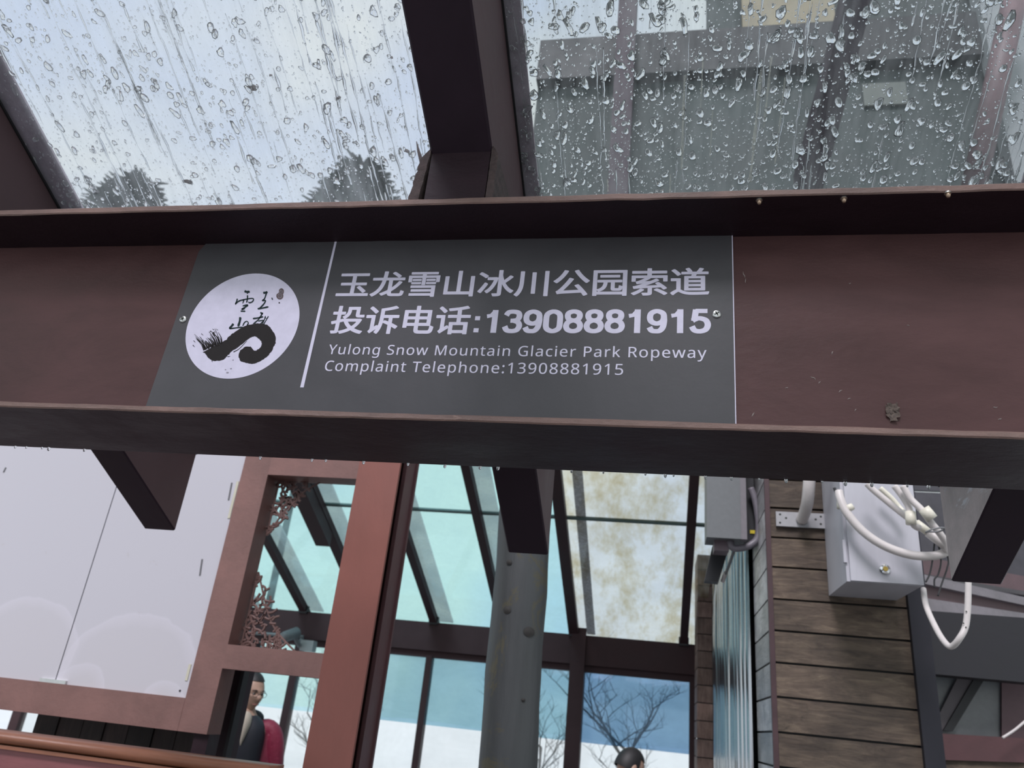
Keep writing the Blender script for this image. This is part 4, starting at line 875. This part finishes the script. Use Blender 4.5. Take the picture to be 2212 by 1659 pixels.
B('mount', BLACKP, gb, at(1614, 1154, yq).x, XR0 - 0.02, 3.98, 4.16, zb_ + 0.02, zb_ + 0.45, 0.003)
B('gland_block', plain('dull_plum', (0.16, 0.12, 0.14), 0.5), gb, p.x + 0.04, p.x + 0.11, 3.93, 4.04, zb_ - 0.045, zb_ + 0.006, 0.004)
B('sticker', plain('yellow_sticker', (0.75, 0.60, 0.03), 0.5), gb, *[at(*R6(712, 760), 3.975).x, at(*R6(785, 760), 3.975).x], 3.974, 3.979, at(*R6(745, 785), 3.975).z, at(*R6(745, 742), 3.975).z, 0)
bm = bmesh.new(); tube(bm, spline([at(*R6(*a), 3.93) for a in ((720, 205), (775, 350), (808, 520), (825, 700), (800, 860), (690, 945), (560, 975), (480, 960), (460, 880))], 5), 0.0175, 12); mk('bent_pipe', bm, plain('mauve_grey_pipe', (0.20, 0.185, 0.21), 0.4), gb, True)
bm = bmesh.new(); tube(bm, [at(*R6(510, 1000), 3.96), at(*R6(440, 1200), 4.1), at(*R6(400, 1300), 4.2)], 0.008, 8); mk('rod', bm, BOX2, gb)
bm = bmesh.new(); tube(bm, [at(*R6(400, 1290), 4.2), at(*R6(362, 1395), 4.25)], 0.012, 8); mk('rod_tip', bm, PVC, gb)
quad_prism('black_bracket', BLACKP, [R6(235, 930), R6(430, 1000), R6(310, 1405), R6(130, 1385)], 4.2, 4.28, gb)

# ------------------------------------------------------------------ recess at the far right
rc = struct('wall_recess', (1.9, 4.6, 0))
for k in range(7): B('clapboard', CLAP, rc, 1.15, 3.6, 5.0 + 0.006 * (k % 2), 5.03, 2.60 + 0.14 * k, 2.73 + 0.14 * k, 0.003)
def strip(name, m, p4, y0, y1, th, par):
    """panel whose left side stands at depth y0 and right side at y1; p4 = TL, TR, BR, BL"""
    bm = bmesh.new(); a = [at(*p4[0], y0), at(*p4[1], y1), at(*p4[2], y1), at(*p4[3], y0)]
    hexa(bm, a + [v + Vector((0, th, 0)) for v in a]); return mk(name, bm, m, par, bevel=0.004)
strip('rail', PINKL, [(1975, 1198), (2300, 1262), (2300, 1292), (1975, 1236)], 4.5, 4.9, 0.1, rc)
strip('ledge', LEDGE, [(1975, 1236), (2300, 1310), (2300, 1326), (1975, 1256)], 4.35, 4.75, 0.1, rc)
strip('rail', PINKL, [(1975, 1255), (2300, 1325), (2300, 1345), (1975, 1290)], 4.4, 4.8, 0.1, rc)
strip('ledge', LEDGE, [(1975, 1288), (2300, 1338), (2300, 1345), (1975, 1322)], 4.3, 4.7, 0.1, rc)
strip('fascia', paint('near_black_fascia', (0.013, 0.013, 0.017), 0.2, 0.6, 0.1, 3), [(1975, 1317), (2300, 1341), (2300, 1482), (1975, 1452)], 4.25, 4.25, 0.12, rc)
strip('backing', CLAP, [(1975, 1100), (2300, 1100), (2300, 1300), (1975, 1260)], 4.95, 4.95, 0.03, rc)
WP = clearpane('window_grey', (0.35, 0.38, 0.40), 0.5, (0.30, 0.33, 0.34), 2, (1, 1, 1))
strip('pane', plain('dim_window', (0.16, 0.17, 0.18), 0.25), [(1990, 1450), (2170, 1470), (2170, 1600), (1990, 1590)], 4.5, 4.5, 0.02, rc)
strip('strut', BLACKP, [(2108, 1460), (2130, 1462), (2058, 1580), (2038, 1578)], 4.46, 4.46, 0.03, rc)
strip('strut', plain('dull_mauve', (0.10, 0.085, 0.095), 0.5), [(2072, 1458), (2106, 1460), (2036, 1578), (2012, 1576)], 4.47, 4.47, 0.02, rc)
strip('panel', plain('dusky_pink', (0.13, 0.08, 0.09), 0.6), [(2164, 1468), (2300, 1475), (2300, 1610), (2164, 1600)], 4.48, 4.48, 0.03, rc)
strip('sill', REDD, [(1990, 1582), (2300, 1600), (2300, 1650), (1990, 1640)], 4.4, 4.4, 0.1, rc)
strip('base_board', WOODW, [(1990, 1638), (2300, 1650), (2300, 1800), (1990, 1790)], 4.42, 4.42, 0.05, rc)
conduit('thin pale cord rising at the bottom right corner', [at(2165, 1594, 4.3), at(2190, 1578, 4.3), at(2212, 1560, 4.3), at(2260, 1520, 4.3)], 0.006, m=PVC, name='cord', cat='cord')

# ------------------------------------------------------------------ trees outside
def tree(x, y, h, seed, lb, name='bare_tree', spread=0.5):
    rnd = random.Random(seed); t = thing(name, lb, 'tree', (x, y, 0)); bm = bmesh.new()
    def br(p, d, l, r, lev):
        pts = [p]; q = p.copy()
        for i in range(3): d = (d + Vector((rnd.uniform(-1, 1), rnd.uniform(-1, 1), rnd.uniform(-0.4, 0.6))) * 0.22).normalized(); q = q + d * l / 3; pts.append(q.copy())
        tube(bm, pts, [r, r * 0.85, r * 0.7, r * 0.55], 5 if lev else 8)
        if lev < 5:
            for k in range(3 if lev else 6):
                b = pts[1 + (k % 3)] ; nd = (d * 0.5 + Vector((rnd.uniform(-1, 1), rnd.uniform(-1, 1), rnd.uniform(-0.1, 0.9))) * (0.9)).normalized(); br(b, nd, l * rnd.uniform(0.5, 0.72), r * 0.55, lev + 1)
    br(Vector((x, y, 0)), Vector((0, 0, 1)), h * 0.62, 0.035 * h / 2, 0); mk('branches', bm, BARK, t)
tree(-0.15, 12, 2.2, 3, 'bare tree outside the blue rear window, tallest and nearest the timber wall')
tree(-2.0, 14, 2.0, 5, 'bare tree outside the rear windows just right of the round pole')
tree(-4.9, 12, 1.75, 6, 'low bare shrub outside the window left of the red column')
def conifer(x, y, h, lb, seed):
    rnd = random.Random(seed); t = thing('conifer', lb, 'tree', (x, y, 0))
    bm = bmesh.new(); tube(bm, [(x, y, 0), (x, y, h * 0.95)], [0.07, 0.03], 8); mk('trunk', bm, BARK, t)
    bm = bmesh.new()
    for k in range(1400):
        u = rnd.random() ** 0.8; z = h - 1.5 * (1 - u); rad = (1 - u) * 0.8 + 0.12; a = rnd.uniform(0, 6.28); rr_ = rad * rnd.uniform(0.3, 1)
        c = Vector((x + math.cos(a) * rr_, y + math.sin(a) * rr_, z)); d = Vector((math.cos(a), math.sin(a), rnd.uniform(-0.5, 0.2))) * rnd.uniform(0.2, 0.45); s = Vector((-math.sin(a), math.cos(a), 0)) * 0.07
        v = [bm.verts.new(c - s), bm.verts.new(c + s), bm.verts.new(c + d + s * 0.3), bm.verts.new(c + d - s * 0.3), bm.verts.new(c + d * 0.5 - Vector((0, 0, 0.06)))]
        bm.faces.new([v[0], v[1], v[2], v[3]]); bm.faces.new([v[0], v[1], v[4]])
    tag(mk('foliage', bm, LEAF, t), kind='stuff')
for px, py, lb, s in ((300, 402, 'dark conifer top behind the left roof glass, near its left corner', 1), (785, 375, 'dark conifer top behind the left roof glass, beside the middle rafter', 2)):
    p = at(px, py, 11.0); conifer(p.x, 11.0, p.z + 0.1, lb, s)
p = at(20, 1545, 12); 
for k, (x, y, h) in enumerate(((-11.0, 12, 2.5), (-12.2, 13, 2.9))): tree(x, y, h, 20 + k, ['bare bush beyond the left end of the handrail', 'taller bare bush beyond the left end of the handrail, farther back'][k])

# ------------------------------------------------------------------ people
def skinned(name, verts, edges, radii, m, parent, sub=2, root=0):
    me = bpy.data.meshes.new('tmp'); me.from_pydata([tuple(v) for v in verts], edges, []); o = bpy.data.objects.new('tmp', me); C.objects.link(o)
    sk = o.modifiers.new('s', 'SKIN'); sb = o.modifiers.new('b', 'SUBSURF'); sb.levels = sub
    if not me.skin_vertices:
        pass
    for i, r_ in enumerate(radii):
        sv = me.skin_vertices[0].data[i]; sv.radius = r_ if isinstance(r_, tuple) else (r_, r_); sv.use_root = (i == root)
    dg = bpy.context.evaluated_depsgraph_get(); dg.update(); e = bpy.data.meshes.new_from_object(o.evaluated_get(dg)); bpy.data.objects.remove(o)
    e.transform(Matrix.Translation(-Vector((0, 0, 0)))); e.materials.clear(); e.materials.append(m)
    for p in e.polygons: p.use_smooth = True
    q = bpy.data.objects.new(name, e); C.objects.link(q); q.parent = parent; e.transform(Matrix.Translation(-wloc(parent))); return q
def uvhead(bm, T, sx, sy, sz, fn=None, n=24, m=18, keep=None):
    g = []
    for j in range(m + 1):
        ph = math.pi * j / m; row = []
        for i in range(n):
            th = 2 * math.pi * i / n; v = Vector((math.sin(ph) * math.cos(th) * sx, math.sin(ph) * math.sin(th) * sy, math.cos(ph) * sz))
            if fn: v = fn(v)
            row.append(bm.verts.new(T @ v))
        g.append(row)
    for j in range(m):
        for i in range(n):
            q = [g[j][i], g[j][(i + 1) % n], g[j + 1][(i + 1) % n], g[j + 1][i]]
            if keep is None or keep(j, i, n, m): bm.faces.new(q)
def person(base, yaw, lb, jacket, inner, vest, lean=0.0, tilt=0.0, glasses=False, height=1.72, headturn=0.0, collar=None):
    t = thing('person', lb, 'person', base); k = height / 1.72
    Rz = Matrix.Rotation(yaw, 4, 'Z'); bx_, by_, _ = base
    def W(v):
        v = Vector(v) * k
        if v.z > 0.9 * k and lean: # bend forward at the hips (face is -Y)
            q = v - Vector((0, 0, 0.9 * k)); q = Matrix.Rotation(lean, 3, 'X') @ q; v = q + Vector((0, 0, 0.9 * k))
        return Rz @ v + Vector((bx_, by_, 0))
    # one continuous body: pelvis, spine, neck, legs, arms, hands with fingers
    V = [(0, 0, 0.95), (0, 0, 1.12), (0, 0, 1.30), (0, 0, 1.42), (0, -0.005, 1.50), (0, -0.01, 1.56)]; E = [(0, 1), (1, 2), (2, 3), (3, 4), (4, 5)]; Rr = [(0.15, 0.11), (0.13, 0.10), (0.14, 0.105), (0.10, 0.075), (0.055, 0.055), (0.054, 0.056)]
    for s in (-1, 1):
        b = len(V); V += [(s * 0.10, 0, 0.88), (s * 0.105, -0.01, 0.48), (s * 0.11, 0.01, 0.09), (s * 0.115, -0.10, 0.045), (s * 0.12, -0.15, 0.04)]
        E += [(0, b), (b, b + 1), (b + 1, b + 2), (b + 2, b + 3), (b + 3, b + 4)]; Rr += [0.085, 0.06, 0.042, 0.04, 0.032]
        b = len(V); V += [(s * 0.17, 0, 1.375), (s * 0.235, 0.01, 1.12), (s * 0.25, -0.06, 0.88), (s * 0.25, -0.08, 0.80)]
        E += [(3, b), (b, b + 1), (b + 1, b + 2), (b + 2, b + 3)]; Rr += [0.048, 0.042, 0.028, (0.018, 0.036)]
        for f in range(4):
            c = len(V); fx = s * 0.25 ; fy = -0.08 - 0.032 + f * 0.021; l = (0.070, 0.082, 0.076, 0.060)[f]
            V += [(fx, fy, 0.765), (fx - s * 0.006, fy - 0.003, 0.765 - l * 0.5), (fx - s * 0.018, fy - 0.004, 0.765 - l)]; E += [(b + 3, c), (c, c + 1), (c + 1, c + 2)]; Rr += [0.0095, 0.0085, 0.007]
        c = len(V); V += [(s * 0.235, -0.125, 0.815), (s * 0.225, -0.145, 0.775)]; E += [(b + 3, c), (c, c + 1)]; Rr += [0.011, 0.009]
    skinned('body', [W(v) for v in V], E, [tuple(q * k for q in r_) if isinstance(r_, tuple) else r_ * k for r_ in Rr], SKIN, t)
    def sub_(name, idx_v, e, r_, m): return skinned(name, [W(v) for v in idx_v], e, [tuple(q * k for q in x) if isinstance(x, tuple) else x * k for x in r_], m, t)
    sub_('trousers', [(0, 0, 0.99), (0, 0, 0.93), (0.10, 0, 0.85), (0.105, -0.01, 0.48), (0.11, 0.01, 0.10), (-0.10, 0, 0.85), (-0.105, -0.01, 0.48), (-0.11, 0.01, 0.10)], [(0, 1), (1, 2), (2, 3), (3, 4), (1, 5), (5, 6), (6, 7)], [(0.16, 0.12), (0.165, 0.125), 0.1, 0.075, 0.06, 0.1, 0.075, 0.06], DARKJ)
    sub_('shirt', [(0, -0.008, 1.15), (0, -0.012, 1.32), (0, -0.012, 1.43), (0, -0.01, 1.475)], [(0, 1), (1, 2), (2, 3)], [(0.135, 0.115), (0.145, 0.12), (0.10, 0.085), (0.062, 0.064)], inner)
    sub_('vest', [(0, 0.01, 0.95), (0, 0.01, 1.2), (0, 0.01, 1.36), (0, 0.012, 1.43), (0, 0.03, 1.485)], [(0, 1), (1, 2), (2, 3), (3, 4)], [(0.17, 0.14), (0.17, 0.14), (0.18, 0.14), (0.16, 0.10), (0.085, 0.075)], vest)
    bm = bmesh.new(); uvhead(bm, Matrix.Translation(W((0, -0.085, 1.385))) @ Rz @ Matrix.Scale(k, 4), 0.052, 0.060, 0.115, lambda v: Vector((v.x * max(0.25, 0.6 + v.z * 5), v.y, v.z)), 16, 12); mk('shirt_front', bm, inner, t, True)
    for s in (-1, 1):
        sub_('jacket_half', [(s * 0.14, 0.012, 0.90), (s * 0.145, 0.012, 1.15), (s * 0.145, 0.012, 1.34), (s * 0.16, 0.01, 1.405), (s * 0.20, 0.005, 1.39), (s * 0.255, 0.01, 1.12), (s * 0.262, -0.06, 0.90)], [(0, 1), (1, 2), (2, 3), (3, 4), (4, 5), (5, 6)], [(0.072, 0.15), (0.072, 0.15), (0.068, 0.145), (0.070, 0.11), 0.085, 0.066, 0.05], jacket)
    if collar is not None:
        sub_('hood', [(-0.11, 0.0, 1.45), (-0.07, 0.07, 1.47), (0, 0.10, 1.46), (0.07, 0.07, 1.47), (0.11, 0.0, 1.45)], [(0, 1), (1, 2), (2, 3), (3, 4)], [0.04, 0.05, 0.06, 0.05, 0.04], collar)
    for s in (-1, 1): sub_('shoe', [(s * 0.112, 0.03, 0.05), (s * 0.116, -0.08, 0.045), (s * 0.12, -0.16, 0.04)], [(0, 1), (1, 2)], [0.05, 0.048, 0.038], BLACKP)
    # head: face towards -Y of the figure
    hc = W((0, -0.015, 1.615)); T = Matrix.Translation(hc) @ Rz @ Matrix.Rotation(headturn, 4, 'Z') @ Matrix.Rotation(lean * 0.9 + tilt, 4, 'X') @ Matrix.Scale(k, 4)
    def face(v):
        x, y, z = v
        if z < 0: f = 1 + z * 1.9; x *= max(0.55, 1 + z * 2.4); y = y * max(0.75, 1 + z * 1.2) - 0.010
        if y < 0:
            n_ = math.exp(-((x / 0.013) ** 2) - (((z + 0.022) / 0.024) ** 2)); y -= 0.024 * n_
            y -= 0.009 * math.exp(-((x / 0.04) ** 2) - (((z - 0.022) / 0.010) ** 2)); 
            for s in (-1, 1): y += 0.010 * math.exp(-(((x - s * 0.031) / 0.016) ** 2) - (((z - 0.002) / 0.012) ** 2))
            y -= 0.007 * math.exp(-((x / 0.022) ** 2) - (((z + 0.062) / 0.007) ** 2)); y -= 0.008 * math.exp(-((x / 0.022) ** 2) - (((z + 0.098) / 0.016) ** 2))
        return Vector((x, y, z))
    bm = bmesh.new(); uvhead(bm, T, 0.076, 0.096, 0.118, face, 48, 36)
    for s in (-1, 1):
        E_ = T @ Matrix.Translation((s * 0.078, 0.008, -0.005)); uvhead(bm, E_, 0.010, 0.020, 0.032, None, 10, 8)
    hd = mk('head', bm, SKIN, t, True)
    bm = bmesh.new()
    for s in (-1, 1): uvhead(bm, T @ Matrix.Translation((s * 0.031, -0.0815, 0.001)), 0.011, 0.007, 0.0042, None, 12, 8)
    mk('eye', bm, plain('eye_white', (0.5, 0.48, 0.45), 0.3), hd, True)
    bm = bmesh.new()
    for s in (-1, 1): uvhead(bm, T @ Matrix.Translation((s * 0.031, -0.0875, 0.001)), 0.0055, 0.0035, 0.0055, None, 10, 8)
    for s in (-1, 1): tube(bm, [T @ Vector((s * 0.014, -0.096, 0.020)), T @ Vector((s * 0.032, -0.094, 0.025)), T @ Vector((s * 0.050, -0.082, 0.019))], 0.0028 * k, 6)
    mk('brow_and_pupil', bm, HAIR, hd, True)
    bm = bmesh.new(); tube(bm, [T @ Vector((-0.024, -0.086, -0.063)), T @ Vector((0, -0.099, -0.061)), T @ Vector((0.024, -0.086, -0.063))], [0.002, 0.0045, 0.002], 6); mk('mouth', bm, plain('lips', (0.30, 0.13, 0.11), 0.5), hd, True)
    def hair(v):
        return Vector((v.x, v.y + 0.006, v.z + 0.006))
    bm = bmesh.new(); uvhead(bm, T, 0.083, 0.102, 0.124, hair, 48, 36, keep=lambda j, i, n, m: (j < m * 0.30) or (j < m * (0.56 if math.sin(2 * math.pi * i / n) > -0.15 else 0.30)))
    mk('hair', bm, HAIR, hd, True)
    if glasses:
        bm = bmesh.new()
        for s in (-1, 1):
            tube(bm, [T @ Vector((s * 0.033 + 0.021 * math.cos(a), -0.103, 0.0 + 0.016 * math.sin(a))) for a in [2 * math.pi * q / 14 for q in range(15)]], 0.0014, 5)
            tube(bm, [T @ Vector((s * 0.054, -0.103, 0.004)), T @ Vector((s * 0.078, -0.06, 0.006)), T @ Vector((s * 0.080, 0.01, 0.004))], 0.0014, 5)
        tube(bm, [T @ Vector((-0.012, -0.105, 0.003)), T @ Vector((0.012, -0.105, 0.003))], 0.0014, 5)
        mk('glasses', bm, GASK, t, True)
    return t
person((-2.60, 5.02, 0), 0.55, 'person in glasses, crimson jacket and black hood behind the porch frame, looking down right', REDJ, BEIGE, DARKJ, tilt=0.12, glasses=True, height=1.70, headturn=0.55, collar=DARKJ)
person((-0.44, 5.1, 0), math.pi / 2 + 0.5, 'person in blue jacket with dark hair, only head and shoulder above the picture bottom', BLUEJ, REDJ, BLUEJ, lean=0.50, height=1.585, collar=REDJ)
